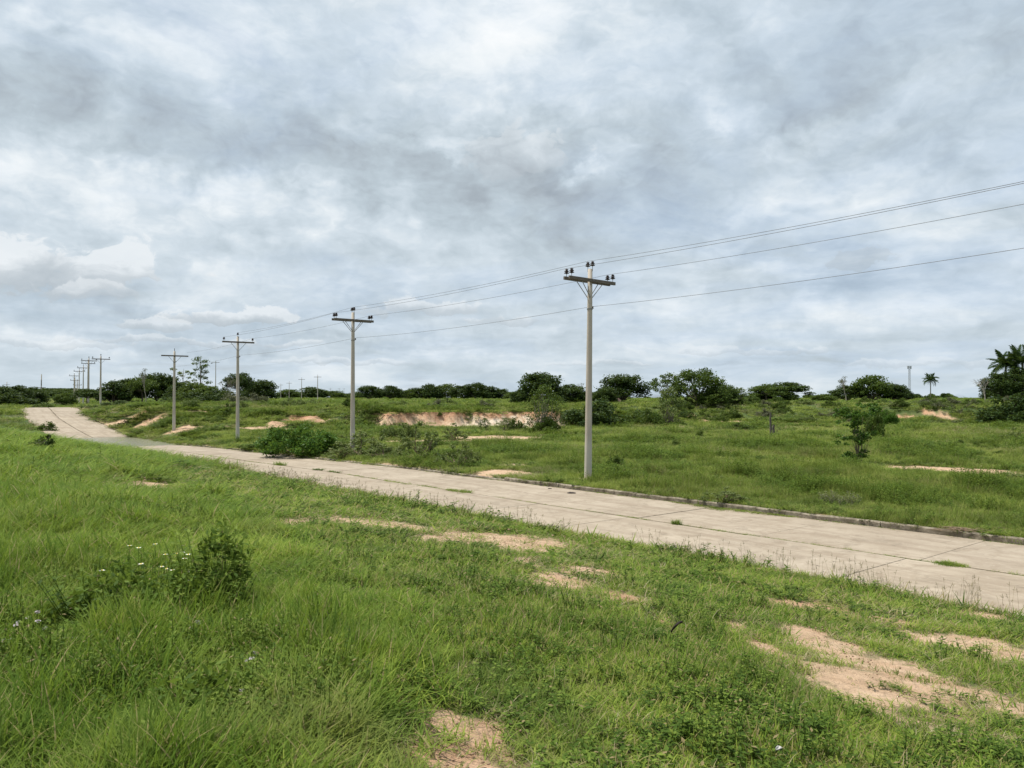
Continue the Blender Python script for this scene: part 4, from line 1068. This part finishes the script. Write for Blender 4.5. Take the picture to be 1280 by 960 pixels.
def herb_mesh(name, nst, Rad, Hh, leaf, mat, seed, nl=12):
    g = np.random.default_rng(seed); mb = MB(); rr = random.Random(seed)
    for i in range(nst):
        a = rr.uniform(0, 6.28); r_ = Rad * rr.random() ** .5; bx, by = r_ * math.cos(a), r_ * math.sin(a); h_ = Hh * rr.uniform(.55, 1.1); lx, ly = rr.uniform(-.3, .3) * h_ + bx * .6, rr.uniform(-.3, .3) * h_ + by * .6
        tip = Vector((bx + lx, by + ly, h_)); base = Vector((bx, by, -.02)); mb.tube([base, base.lerp(tip, .5), tip], [.004, .003, .0015], 3, cap=False)
        for k in range(nl):
            u = .2 + .8 * (k + rr.random()) / nl; p_ = base.lerp(tip, u); az = k * 2.4 + rr.uniform(-.4, .4); d = Vector((math.cos(az), math.sin(az), rr.uniform(.0, .7))); d.normalize()
            sd = d.cross(Vector((0, 0, 1))); sd.normalize(); L_ = leaf * rr.uniform(.6, 1.25); b0 = len(mb.v); dn = Vector((0, 0, -.12 * L_))
            mb.v += [tuple(p_), tuple(p_ + d * L_ * .45 + sd * L_ * .22), tuple(p_ + d * L_ + dn), tuple(p_ + d * L_ * .45 - sd * L_ * .22), tuple(p_ + d * L_ * .5 - Vector((0, 0, .05 * L_)))]
            mb.f += [(b0, b0 + 1, b0 + 4), (b0 + 1, b0 + 2, b0 + 4), (b0 + 2, b0 + 3, b0 + 4), (b0 + 3, b0, b0 + 4)]; mb.mi += [0] * 4
    return mb.mesh(name, M[mat])
def seed_mesh(name, seed):
    g = random.Random(seed); mb = MB()
    for i in range(5):
        bx, by = g.uniform(-.12, .12), g.uniform(-.12, .12); h_ = g.uniform(.35, .6); lx, ly = g.uniform(-.12, .12), g.uniform(-.12, .12)
        mb.tube([(bx, by, 0), (bx + lx * .5, by + ly * .5, h_ * .6), (bx + lx, by + ly, h_)], [.0022, .002, .0018], 3, cap=False)
        mb.tube([(bx + lx, by + ly, h_), (bx + lx * 1.15, by + ly * 1.15, h_ + .05), (bx + lx * 1.3, by + ly * 1.3, h_ + .08)], [.003, .005, .001], 3, cap=False)
        for k in range(3):
            an = g.uniform(0, 6.28); mb.tube([(bx + lx, by + ly, h_), (bx + lx + .05 * math.cos(an), by + ly + .05 * math.sin(an), h_ + .035)], [.0025, .0012], 3, cap=False)
    return mb.mesh(name, M['straw'])
SRC = [
 tuft_mesh('a_lawn', 46, .15, .04, .13, .0075, .9, 'grass', 1, .7),
 tuft_mesh('b_lawn', 46, .15, .05, .15, .008, 1.1, 'grass', 2, .8),
 tuft_mesh('c_tall', 34, .13, .14, .38, .0105, .6, 'grass', 3, .75, 4),
 tuft_mesh('d_tall', 34, .15, .12, .34, .0115, 1.0, 'grass', 4, .9, 4),
 tuft_mesh('e_dry', 26, .16, .05, .20, .004, 1.3, 'straw', 5, .7),
 herb_mesh('f_herb', 8, .13, .16, .05, 'weed', 6),
 herb_mesh('g_herb', 7, .12, .24, .035, 'weed', 7, 16),
 tuft_mesh('h_field', 90, .42, .16, .46, .016, .6, 'grassfar', 8, .5),
 tuft_mesh('i_field', 90, .42, .12, .36, .018, .8, 'grassfar', 9, .6),
 herb_mesh('j_fieldherb', 16, .35, .45, .10, 'weed', 10, 12),
 seed_mesh('k_seed', 11),
 tuft_mesh('l_creeper', 36, .16, .08, .20, .009, 1.9, 'grass', 12, .25),
 tuft_mesh('m_drywide', 60, .40, .10, .38, .012, .8, 'straw', 13, .5),
]
def clump_mesh(name, seed, key):
    rr = random.Random(seed); C_, Rd = dome_clusters(rr, 22, 7, 0, 7, 1.6)
    Q, Fq = leaves_np(C_, Rd, 22, .75, seed); return mesh_np(name, Q, Fq, M[key])
def pebble_mesh(name, seed):
    rr = random.Random(seed); mb = MB()
    for k in range(9):
        x, y, q = rr.uniform(-.14, .14), rr.uniform(-.14, .14), rr.uniform(.004, .013)
        mb.lathe((x, y, 0), [(q, -.004), (q * 1.1, q * .5), (q * .6, q * 1.2)], 6)
    return mb.mesh(name, M['pebble'], True)
SRC += [clump_mesh('n_crown', 3, 'tree_dark'), clump_mesh('o_crown', 4, 'tree_mid'), pebble_mesh('p_pebble', 5), tuft_mesh('q_sprig', 7, .06, .04, .13, .008, 1.6, 'grass', 14, .5)]
for me in SRC: TUFT.objects.link(bpy.data.objects.new('src_' + me.name, me))
def gn_group():
    ng = bpy.data.node_groups.new('scatter', 'GeometryNodeTree')
    ng.interface.new_socket('Geometry', in_out='INPUT', socket_type='NodeSocketGeometry'); ng.interface.new_socket('Geometry', in_out='OUTPUT', socket_type='NodeSocketGeometry')
    N = ng.nodes; gi = N.new('NodeGroupInput'); go = N.new('NodeGroupOutput'); ip = N.new('GeometryNodeInstanceOnPoints'); ci = N.new('GeometryNodeCollectionInfo')
    ci.inputs['Collection'].default_value = TUFT; ci.inputs['Separate Children'].default_value = True; ci.inputs['Reset Children'].default_value = True
    ip.inputs['Pick Instance'].default_value = True
    def na(nm, ty):
        n = N.new('GeometryNodeInputNamedAttribute'); n.data_type = ty; n.inputs['Name'].default_value = nm; return n.outputs['Attribute']
    L_ = ng.links; L_.new(gi.outputs[0], ip.inputs['Points']); L_.new(ci.outputs[0], ip.inputs['Instance'])
    L_.new(na('idx', 'INT'), ip.inputs['Instance Index']); L_.new(na('rot', 'FLOAT_VECTOR'), ip.inputs['Rotation']); L_.new(na('scl', 'FLOAT_VECTOR'), ip.inputs['Scale'])
    L_.new(ip.outputs[0], go.inputs[0]); return ng
NG = gn_group()
def scatter(name, label, cat, x, y, idx, sxy, sz, dz=0.0, z=None):
    n = len(x)
    if z is None: z = land(x, y) + dz
    me = bpy.data.meshes.new(name); me.vertices.add(n)
    me.vertices.foreach_set('co', np.stack([x, y, z], 1).astype(np.float32).ravel())
    a = me.attributes.new('idx', 'INT', 'POINT'); a.data.foreach_set('value', idx.astype(np.int32))
    rot = np.stack([rng.normal(0, .10, n), rng.normal(0, .10, n), rng.uniform(0, 6.283, n)], 1).astype(np.float32)
    a = me.attributes.new('rot', 'FLOAT_VECTOR', 'POINT'); a.data.foreach_set('vector', rot.ravel())
    a = me.attributes.new('scl', 'FLOAT_VECTOR', 'POINT'); a.data.foreach_set('vector', np.stack([sxy, sxy, sz], 1).astype(np.float32).ravel())
    o = obj(name, me); tag(o, label, cat, kind='stuff'); md = o.modifiers.new('scatter', 'NODES'); md.node_group = NG
    return o
def wedge(n, d0, d1, p_, x0=-.74, x1=.74):
    "points with density ~ d^(-p) per unit area inside the field of view"
    u = rng.random(n); e = 2 - p_
    d = (d0 ** e + u * (d1 ** e - d0 ** e)) ** (1 / e); q = rng.uniform(x0, x1, n); return q * d, d
def near_grass():
    x, y = wedge(85000, 2.0, 75, 1.5, -.80, .76)
    t, o = to_to(x, y); e = (kerb_o(t) - RW) - o
    k = (e > .05 + .30 * (fbm(x * .9, y * .9, 61, 3) - .5)) & (t > -70)
    x, y, e, t = x[k], y[k], e[k], t[k]
    sm, _, halo = soil_mask(x, y); keep = rng.random(len(x)) > np.clip(sm * 1.5, 0, .975)
    thin = fbm(x * .8, y * .8, 62, 3); keep &= rng.random(len(x)) > ss(.62, .75, thin) * .35
    keep &= rng.random(len(x)) > .45 * halo * ss(.4, .62, fbm(x * 3, y * 3, 39, 3))
    x, y, e, sm, halo = x[keep], y[keep], e[keep], sm[keep], halo[keep]
    d = y; n = len(x); s = np.clip(d / 7.0, .9, 6)
    # tall rank grass to the left, lawn-like growth elsewhere
    bx = np.interp(y, [2, 4, 6, 8, 11, 16, 30], [-.55, -.75, -1.05, -1.6, -3.0, -6.0, -14])
    tall = ss(.5, -.7, x - bx + 1.6 * (fbm(x * .5, y * .5, 63, 3) - .5))
    lush = fbm(x * .7, y * .7, 64, 3)
    r_ = rng.random(n); idx = np.where(r_ < .5, 0, 1)
    idx = np.where(rng.random(n) < .16, 11, idx)
    idx = np.where(rng.random(n) < tall * .85, np.where(rng.random(n) < .5, 2, 3), idx)
    idx = np.where(rng.random(n) < ss(.58, .75, fbm(x * .9, y * .9, 65, 3)) * .14 + .035, 5, idx)
    idx = np.where(rng.random(n) < ss(.60, .75, fbm(x * .8, y * .8, 66, 3)) * tall * .22 + .01, 6, idx)
    idx = np.where(rng.random(n) < .05 + .22 * ss(.55, .75, fbm(x * .6, y * .6, 67, 3)) + .30 * halo, 4, idx)
    hs = .42 + .62 * lush + .35 * ss(.6, .72, fbm(x * 2.2, y * 2.2, 78, 2)) + rng.normal(0, .08, n); hs = hs * (1 + tall * (.30 + 1.0 * (fbm(x * 1.4, y * 1.4, 68, 3) - .45)))
    verge = ss(1.6, .1, e); hs = hs * (1 + .55 * verge); hs = hs * (1 - (.42 + .25 * tall) * np.clip(halo + sm, 0, 1)); hs = hs * (1 - .35 * ss(0, 8, to_to(x, y)[0]) * ss(5, 2, e)); t2 = to_to(x, y)[0]; hs = hs * (1 - .6 * ss(40, 48, t2) * ss(84, 72, t2) * ss(6, 3, e))
    hs = np.clip(hs, .25, 2.2) * np.clip(1 + (d - 10) * .012, .95, 1.35)
    scatter('grass', 'short and tall green grass covering the near bank left of the road', 'grass', x, y, idx, s * rng.uniform(.8, 1.15, n), hs)
    # seed stalks along the near road edge
    tt = rng.uniform(-30, 45, 420); ee = -RW - rng.uniform(.02, .8, 420); oo = kerb_o(tt) + ee; xx, yy = to_xy(tt, oo)
    scatter('seed_stalks', 'thin dry seed stalks sticking up along the near road edge', 'grass', xx, yy, np.full(420, 10), np.clip(yy / 20, .8, 2.0), rng.uniform(.35, .95, 420))
    return
near_grass()
def soil_litter():
    n = 30000; x, y = wedge(n, 2.5, 26, 1.2, -.72, .72); sm, _, halo = soil_mask(x, y)
    t, o = to_to(x, y); k = (sm > .35) & (o < kerb_o(t) - RW - .2); x, y = x[k], y[k]; n = len(x)
    q = rng.random(n); k = q < .26; x, y = x[k], y[k]; n = len(x); q = rng.random(n)
    idx = np.where(q < .42, 15, np.where(q < .72, 4, np.where(q < .88, 16, 11)))
    s_ = np.clip(y / 8, .8, 2.5)
    scatter('soil_litter', 'pebbles, dead straw and grass sprigs strewn over the bare soil', 'litter', x, y, idx, s_ * rng.uniform(.5, 1.0, n), rng.uniform(.25, .7, n))
soil_litter()
def far_grass():
    x, y = wedge(62000, 13, 108, 1.45, -.74, .74)
    t, o = to_to(x, y); e = o - kerb_o(t)
    k = (e > .22 + .5 * (fbm(t * .7, e * 0 + 2.0, 71, 3) - .42) * ss(-5, 12, t)) & (t < 160)
    for (r_, H_) in pole_roots[:6]: k &= ((x - r_.location.x) ** 2 + (y - r_.location.y) ** 2 > .35) & ~((np.abs(x - r_.location.x * y / r_.location.y) < .5) & (y < r_.location.y) & (y > r_.location.y - 2.2) & (rng.random(len(x)) < .6))
    x, y, e, t = x[k], y[k], e[k], t[k]
    sm, _, halo = soil_mask(x, y); keep = rng.random(len(x)) > np.clip(sm * 1.3, 0, .99); x, y, e = x[keep], y[keep], e[keep]
    n = len(x); d = y; s = np.clip(d / 34, .75, 3.0)
    idx = np.where(rng.random(n) < .5, 7, 8)
    idx = np.where(rng.random(n) < .06 + .5 * ss(.56, .68, fbm(x * .25, y * .25, 72, 3)), 9, idx)
    idx = np.where(rng.random(n) < .03 + .45 * ss(.60, .74, fbm(x * .15 + 9, y * .15, 73, 3)), 12, idx)
    hs = .45 + .9 * fbm(x * .22, y * .3, 74, 3) + rng.normal(0, .08, n); hs *= np.interp(e, [0, .8, 3], [.45, .6, 1.0]); hs *= 1 - .55 * halo[keep]
    tus = ss(.60, .72, fbm(x * .8, y * .8, 79, 2)); hs = hs * (.8 + .9 * tus)
    scatter('field_grass', 'uneven green grass and weeds covering the field beyond the road', 'grass', x, y, idx, s * rng.uniform(.75, 1.1, n), np.clip(hs, .22, 1.9))
far_grass()
def plateau_grass():
    x, y = wedge(36000, 85, 520, 1.5, -.74, .74)
    t, o = to_to(x, y); on = kerb_o(t) - RW
    k = ~((o > on - .3) & (o < kerb_o(t) + .3) & (t < 130)) & ((y > 100) | (o < on))
    x, y = x[k], y[k]; sm, _, halo = soil_mask(x, y)
    pale = (x / y > -.61) & (x / y < -.56) & (y > 185)
    keep = (rng.random(len(x)) > np.clip(sm * 1.3, 0, .99)) & ~(pale & (rng.random(len(x)) < .8)); x, y = x[keep], y[keep]; n = len(x)
    idx = np.where(rng.random(n) < .5, 7, 8); idx = np.where(rng.random(n) < .22, 9, idx)
    idx = np.where(rng.random(n) < .05 + .4 * ss(.55, .7, fbm(x * .06, y * .03, 75, 3)), 12, idx)
    scatter('meadow', 'rough grass covering the plateau out to the horizon trees', 'grass', x, y, idx, np.clip(y / 40, 2, 8) * rng.uniform(.8, 1.2, n), .6 + .8 * fbm(x * .1, y * .1, 76, 3))
plateau_grass()
def far_wood():
    X, Y, SC = [], [], []
    for (p0, p1, d0, d1, n, s0) in ((150, 660, 480, 620, 260, .62), (640, 1130, 520, 700, 200, .50), (1120, 1300, 460, 620, 90, .55), (-60, 150, 420, 600, 60, .5)):
        px = rng.uniform(p0, p1, n); d = rng.uniform(d0, d1, n)
        k = fbm(px * .03, d * 0 + 4.0, 88, 3) > .42
        px, d = px[k], d[k]; X.append((px - HX) / F * d); Y.append(d); SC.append(s0 * rng.uniform(.6, 1.25, len(d)))
    x = np.concatenate(X); y = np.concatenate(Y); sc = np.concatenate(SC)
    scatter('far_woodland', 'distant dark line of trees along the horizon', 'woodland', x, y, rng.integers(13, 15, len(x)), sc * 1.5, sc, z=land(x, y) - .6)
    n = 1500; d = rng.uniform(1570, 1700, n); px = rng.uniform(-240, 150, n); u = (px + 260) / 420; zt = EYE + (HY - 486.5) * 1700 / F
    v = (d - 1700) / 300 + .5; z = 1.5 + (zt - 1.5) * np.clip(np.sin(np.pi * u) * 2.2, 0, 1) ** .8 * np.sin(np.pi * v) ** .6 * .93 - 3
    scatter('hill_forest', 'trees covering the distant hill past the road crest', 'woodland', (px - HX) / F * d, d, rng.integers(13, 15, n), rng.uniform(1.2, 2.2, n), rng.uniform(.6, 1.0, n), z=z)
far_wood()
# growth in the middle joint, against the kerb and sprigs at the slab edges
def road_growth():
    xs, ys, zs, ii, sc, sh = [], [], [], [], [], []
    def add(px0, px1, py0, py1, n, wj, i_, s_, h_):
        a = px2g(px0, py0); b_ = px2g(px1, py1)
        ta, tb = to_to(*a)[0], to_to(*b_)[0]
        for k in range(n):
            t_ = ta + (tb - ta) * rng.random(); e = -3.66 + rng.normal(0, wj)
            p_ = road_pt(t_, e, -.01); xs.append(p_[0]); ys.append(p_[1]); zs.append(p_[2]); ii.append(i_); sc.append(s_ * rng.uniform(.7, 1.2)); sh.append(h_ * rng.uniform(.6, 1.2))
    add(492, 560, 604, 614, 55, .09, 0, 1.0, .5); add(578, 606, 616, 619, 45, .10, 11, 1.0, .7); add(868, 874, 657, 658, 8, .04, 2, .8, .6)
    add(1195, 1220, 705, 709, 55, .09, 0, 1.1, .8); add(905, 930, 664, 667, 10, .05, 0, .8, .4); add(780, 830, 648, 654, 30, .03, 0, .6, .3)
    add(660, 780, 630, 645, 40, .02, 0, .5, .25); add(930, 1200, 667, 705, 80, .018, 0, .5, .22); add(352, 360, 584, 586, 8, .05, 2, 1.5, .8); add(410, 440, 590, 594, 12, .06, 5, 1.5, .5)
    add(455, 480, 598, 602, 14, .08, 0, 1.3, .5); add(300, 350, 573, 581, 10, .04, 0, 1.5, .4)
    for k in range(260):   # creeping mat against the kerb right of the nearest pole
        t_ = rng.uniform(-10.8, -6.6); e = -abs(rng.normal(0, .28)) * (1 - abs((t_ + 8.6) / 2.6)) - .02
        p_ = road_pt(t_, e, 0); xs.append(p_[0]); ys.append(p_[1]); zs.append(p_[2]); ii.append(int(rng.choice([0, 11, 4]))); sc.append(.9); sh.append(.35)
    for k in range(420):
        t_ = rng.uniform(-20, 45); e = -abs(rng.normal(0, .05 + .004 * max(t_, 0)))
        p_ = road_pt(t_, e, 0); xs.append(p_[0]); ys.append(p_[1]); zs.append(p_[2]); ii.append(int(rng.choice([0, 4, 11]))); sc.append(rng.uniform(.5, 1.2)); sh.append(.35)
    for k in range(900):
        t_ = rng.uniform(-24, 60); ph = math.sin(t_ * 1.7) + math.sin(t_ * .63 + 2) + math.sin(t_ * 3.1 + 1) * .6
        if ph < .1 and rng.random() < .88: continue
        p_ = road_pt(t_, -3.64 + rng.normal(0, .022 + .03 * max(ph - 1.2, 0)), -.015); xs.append(p_[0]); ys.append(p_[1]); zs.append(p_[2]); ii.append(int(rng.choice([0, 11, 4]))); sc.append(rng.uniform(.35, .8)); sh.append(rng.uniform(.15, .45))
    for k in range(500):
        t_ = rng.uniform(-24, 10); 
        if math.sin(t_ * 1.1 + 1) + math.sin(t_ * 2.3) < .2: continue
        p_ = road_pt(t_, rng.uniform(.12, .3), .08); xs.append(p_[0]); ys.append(p_[1]); zs.append(p_[2]); ii.append(int(rng.choice([0, 2, 11, 5]))); sc.append(rng.uniform(.8, 1.4)); sh.append(rng.uniform(.4, .9))
    n = len(xs); scatter('joint_weeds', 'grass and weeds growing out of the road joint and along the kerb', 'weeds', np.array(xs), np.array(ys), np.array(ii), np.array(sc), np.array(sh), z=np.array(zs))
road_growth()

# ------------------------------------------------------------------ foreground weeds, flowers and litter
def weed_thing(px, py, h, w, seed, label, n=60, leaf=.055, mat='weed', fl=None):
    x, y = px2g(px, py); rr = random.Random(seed); r_ = thing('leafy_weed', label, 'weed', (x, y, land1(x, y)))
    me = herb_mesh('leaves', n, w / 2, h, leaf, mat, seed, 15); obj('leaves', me, r_)
    return r_
def leafy(px, pb, w, h, seed, label, n=30, leaf=.024, mat='weed'):
    x, y = px2g(px, pb); rr = random.Random(seed); C_ = []; Rd = []
    for i in range(n):
        a = rr.uniform(0, 6.28); u = rr.random() ** .5; zt_ = math.sqrt(max(0, 1 - .8 * u * u))
        C_.append((w / 2 * u * math.cos(a), w / 2 * u * math.sin(a), h * zt_ * rr.uniform(.25, .95))); Rd.append(rr.uniform(.05, .10))
    r_ = thing('leafy_bush', label, 'bush', (x, y, land1(x, y)))
    obj('leaves', crown_mesh('leaves', [leaves_np(C_, [q * 1.15 for q in Rd], 46, leaf * 1.1, seed, shell=.1, squash=1.1, aspect=2.8)], M[mat]), r_)
    mb = MB()
    for k in range(14): limbs(mb, (rr.uniform(-.05, .05), rr.uniform(-.05, .05), -.02), [rr.choice(C_)], .006, rr, .12, 4)
    obj('stems', mb.mesh('stems', M['twig'], True), r_)
leafy(276, 775, .44, .70, 21, 'tall dark leafy bush with paler tips in the left foreground grass', 34)
leafy(232, 782, .62, .42, 22, 'lower left half of the dark foreground bush, among the yellow-white flowers', 44)
leafy(150, 785, .75, .46, 23, 'dark leafy mound left of the foreground bush, above the mauve flowers', 50)
leafy(262, 905, .50, .20, 24, 'low dark-leaved patch near the bottom left of the grass', 34, .03)
weed_thing(268, 770, .62, .42, 5, 'tallest dark broad-leaved weed in the left foreground', 70, .06)
weed_thing(245, 790, .40, .50, 8, 'lower leafy weed at the foot of the tallest foreground weed', 50, .05)
weed_thing(160, 790, .46, .60, 6, 'dark leafy weed mound left of the tallest foreground weed', 60, .055)
weed_thing(300, 604, .42, 1.0, 7, 'leafy weeds on the near bank next to the road with purple-grey tips', 40, .10)
weed_thing(355, 612, .34, 1.1, 9, 'low leafy weeds near the road edge below the dense bush', 40, .09)
weed_thing(175, 596, .35, 2.2, 10, 'broad-leaved weeds around the pale soil patch at left', 60, .10)
weed_thing(265, 600, .35, 1.6, 12, 'clump of weeds on the bank right of the pale soil patch', 50, .09)
weed_thing(565, 594, .45, 1.0, 13, 'dry brown tuft at the far road edge below a thin shrub', 60, .05, 'scrub_grey')
weed_thing(1050, 632, .42, .9, 14, 'grey-green grassy clump in the field just behind the kerb', 50, .08, 'scrub_grey')
weed_thing(640, 700, .10, .8, 15, 'low sprawling weed beside the middle soil patch', 30, .04)
weed_thing(870, 612, .3, .6, 16, 'small leafy clump left of the flowering weeds by the kerb', 24, .05)

def flower_mesh(kind):
    mb = MB(); mb.tube([(0, 0, 0), (.01, 0, .55), (0, .01, 1.0)], [.010, .008, .006], 4, cap=False, mi=0)
    b0 = len(mb.v); n = 10
    if kind == 'daisy':
        for k in range(n):
            a = 2 * math.pi * k / n; d = Vector((math.cos(a), math.sin(a), .1)); s_ = Vector((-math.sin(a), math.cos(a), 0)); b0 = len(mb.v)
            mb.v += [(0, .01, 1.0), tuple(d * .05 + s_ * .014 + Vector((0, .01, 1))), tuple(d * .08 + Vector((0, .01, 1))), tuple(d * .05 - s_ * .014 + Vector((0, .01, 1)))]
            mb.f.append((b0, b0 + 1, b0 + 2, b0 + 3)); mb.mi.append(1)
        mb.lathe((0, .01, 1.0), [(.022, 0), (.026, .008), (.012, .018)], 8, 2)
    else:
        rr = random.Random(4)
        for k in range(70):
            d = Vector((rr.gauss(0, 1), rr.gauss(0, 1), rr.gauss(0, 1))); d.normalize(); s_ = d.orthogonal().normalized() * .012; b0 = len(mb.v); c_ = Vector((0, .01, 1.03))
            mb.v += [tuple(c_), tuple(c_ + d * .05 + s_), tuple(c_ + d * .06 - s_)]; mb.f.append((b0, b0 + 1, b0 + 2)); mb.mi.append(1)
    return mb
FD = flower_mesh('daisy').mesh('daisy', [M['weed'], M['petal'], M['petaly']]); FP = flower_mesh('puff').mesh('puff', [M['weed'], M['petalm']])
def flowers():
    rr = random.Random(8)
    D1 = [(208,693),(222,692),(230,690),(237,692),(202,708),(209,711),(217,712),(229,717),(237,725),(241,714),(231,698),(164,682),(175,684),(180,704),(196,680),(130,712)]
    for px, py in D1:
        x, y = px2g(px, py + 55); h = .30 + rr.uniform(0, .05); z = EYE - (py - HY) / F * y; g = land1(x, y); h = max(.22, z - g)
        o = obj('wildflower', FD, None, (x, y, g)); o.scale = (.30, .30, h); o.rotation_euler = (rr.uniform(-.05, .05), rr.uniform(-.05, .05), rr.uniform(0, 6))
        tag(o, 'tiny yellow-white daisy flower beside the dark foreground weed', 'flower', 'small yellow-white flowers by the foreground weed')
    D2 = [(122,750),(132,750),(126,759),(48,765),(25,781),(29,777),(38,772),(8,800),(15,798),(72,817),(77,815),(93,797),(90,799),(84,798),(60,785),(247,777),(243,783),(250,779),(319,815),(317,822),(313,824),(158,826),(163,828),(396,815),(303,867),(50,776)]
    for px, py in D2:
        x, y = px2g(px, py + 35); z = EYE - (py - HY) / F * y; g = land1(x, y); h = max(.15, z - g)
        o = obj('wildflower', FP, None, (x, y, g)); o.scale = (.30, .30, h); o.rotation_euler = (rr.uniform(-.05, .05), rr.uniform(-.05, .05), rr.uniform(0, 6))
        tag(o, 'small pale mauve-white puff flower in the lower left grass', 'flower', 'pale mauve puff flowers in the lower left grass')
flowers()
def leaf_thing(name, px, py, label, cat, mat, size, seed, up=.6):
    x, y = px2g(px, py); rr = random.Random(seed); V = []; Fc = []; n = 7
    for i in range(n):
        u = i / (n - 1); w = size * .5 * math.sin(math.pi * min(1, u * .9 + .08)); zc = size * (up * u + .2 * math.sin(3 * u))
        for s_ in (-1, 0, 1):
            V.append((size * (u - .5) + rr.uniform(-.05, .05) * size, s_ * w, zc + abs(s_) * size * .16 + .03))
    for i in range(n - 1):
        for j in range(2): q = i * 3 + j; Fc.append((q, q + 1, q + 4, q + 3))
    me = mesh_np(name, V, Fc, M[mat]); o = obj(name, me, None, (x, y, land1(x, y) + .05)); o.rotation_euler = (0, 0, rr.uniform(-.4, .4))
    md = o.modifiers.new('thick', 'SOLIDIFY'); md.thickness = .003
    return tag(o, label, cat)
leaf_thing('dead_leaf', 845, 802, 'curled blackish dead leaf standing in the near grass', 'leaf', 'deadleaf', .10, 3, .95)
leaf_thing('paper_scrap', 971, 957, 'crumpled white paper scrap at the bottom edge of the grass', 'litter', 'paper', .032, 4, .3)
def debris(px, py, n, L_, label, name='twig_pile', mat='twig', onroad=True):
    x, y = px2g(px, py); rr = random.Random(int(px)); z = land1(x, y) + (.17 if onroad else .02); mb = MB()
    for k in range(n):
        a = rr.uniform(-.5, .5) + 2.2; c_ = Vector((rr.gauss(0, L_ * .5), rr.gauss(0, L_ * .18), rr.uniform(.0, .03))); d = Vector((math.cos(a), math.sin(a), rr.uniform(-.1, .12))) * L_ * rr.uniform(.15, .45)
        mb.tube([c_ - d, c_ + Vector((0, 0, .02)), c_ + d], [.006, .009, .004], 4)
    o = obj(name, mb.mesh(name, M[mat]), None, (x, y, z)); tag(o, label, 'debris')
debris(1200, 672, 45, .7, 'scatter of brown twigs and bark on the road beside the kerb at right')
def lump(px, py, s, label, mat='deadleaf', name='mud_clod', cat='clod'):
    x, y = px2g(px, py); t_, o_ = to_to(x, y); z = float(zroad(t_)); mb = MB(); rr = random.Random(int(px))
    mb.lathe((0, 0, 0), [(s, -.01), (s * 1.05, .02), (s * .8, s * .35), (s * .3, s * .5)], 9); mb.v = [(a * rr.uniform(.8, 1.2) * 1.5, b_ * rr.uniform(.8, 1.2), c_ * rr.uniform(.7, 1.2)) for a, b_, c_ in mb.v]
    o = obj(name, mb.mesh(name, M[mat], True), None, (x, y, z)); tag(o, label, cat)
lump(714, 622, .10, 'dark clod lying on the road in front of the nearest pole')
lump(687, 616, .05, 'small dark pebble on the road left of the dark clod', name='pebble', cat='pebble')
# fallen leafy branch in the left field
def fallen():
    x, y = px2g(30, 566); rr = random.Random(3); C_ = []; Rd = []
    for i in range(26): u = rr.random(); C_.append(((u - .5) * 2.1, rr.uniform(-.25, .25), .12 + .18 * rr.random() + (.4 if u > .8 else .12) * rr.random())); Rd.append(rr.uniform(.1, .2))
    r_ = thing('fallen_branch', 'fallen dark leafy branch lying in the grass at far left', 'branch', (x, y, land1(x, y)))
    obj('leaves', crown_mesh('leaves', [leaves_np(C_, Rd, 60, .05, 9, shell=.2)], M['tree_dark']), r_)
    mb = MB(); mb.tube([(-1.1, 0, .05), (-.3, .05, .15), (.5, 0, .2), (1.0, 0, .6)], [.05, .04, .03, .015], 6); limbs(mb, (-.2, 0, .15), C_[:12], .02, rr); obj('stem', mb.mesh('stem', M['bark']), r_)
fallen()
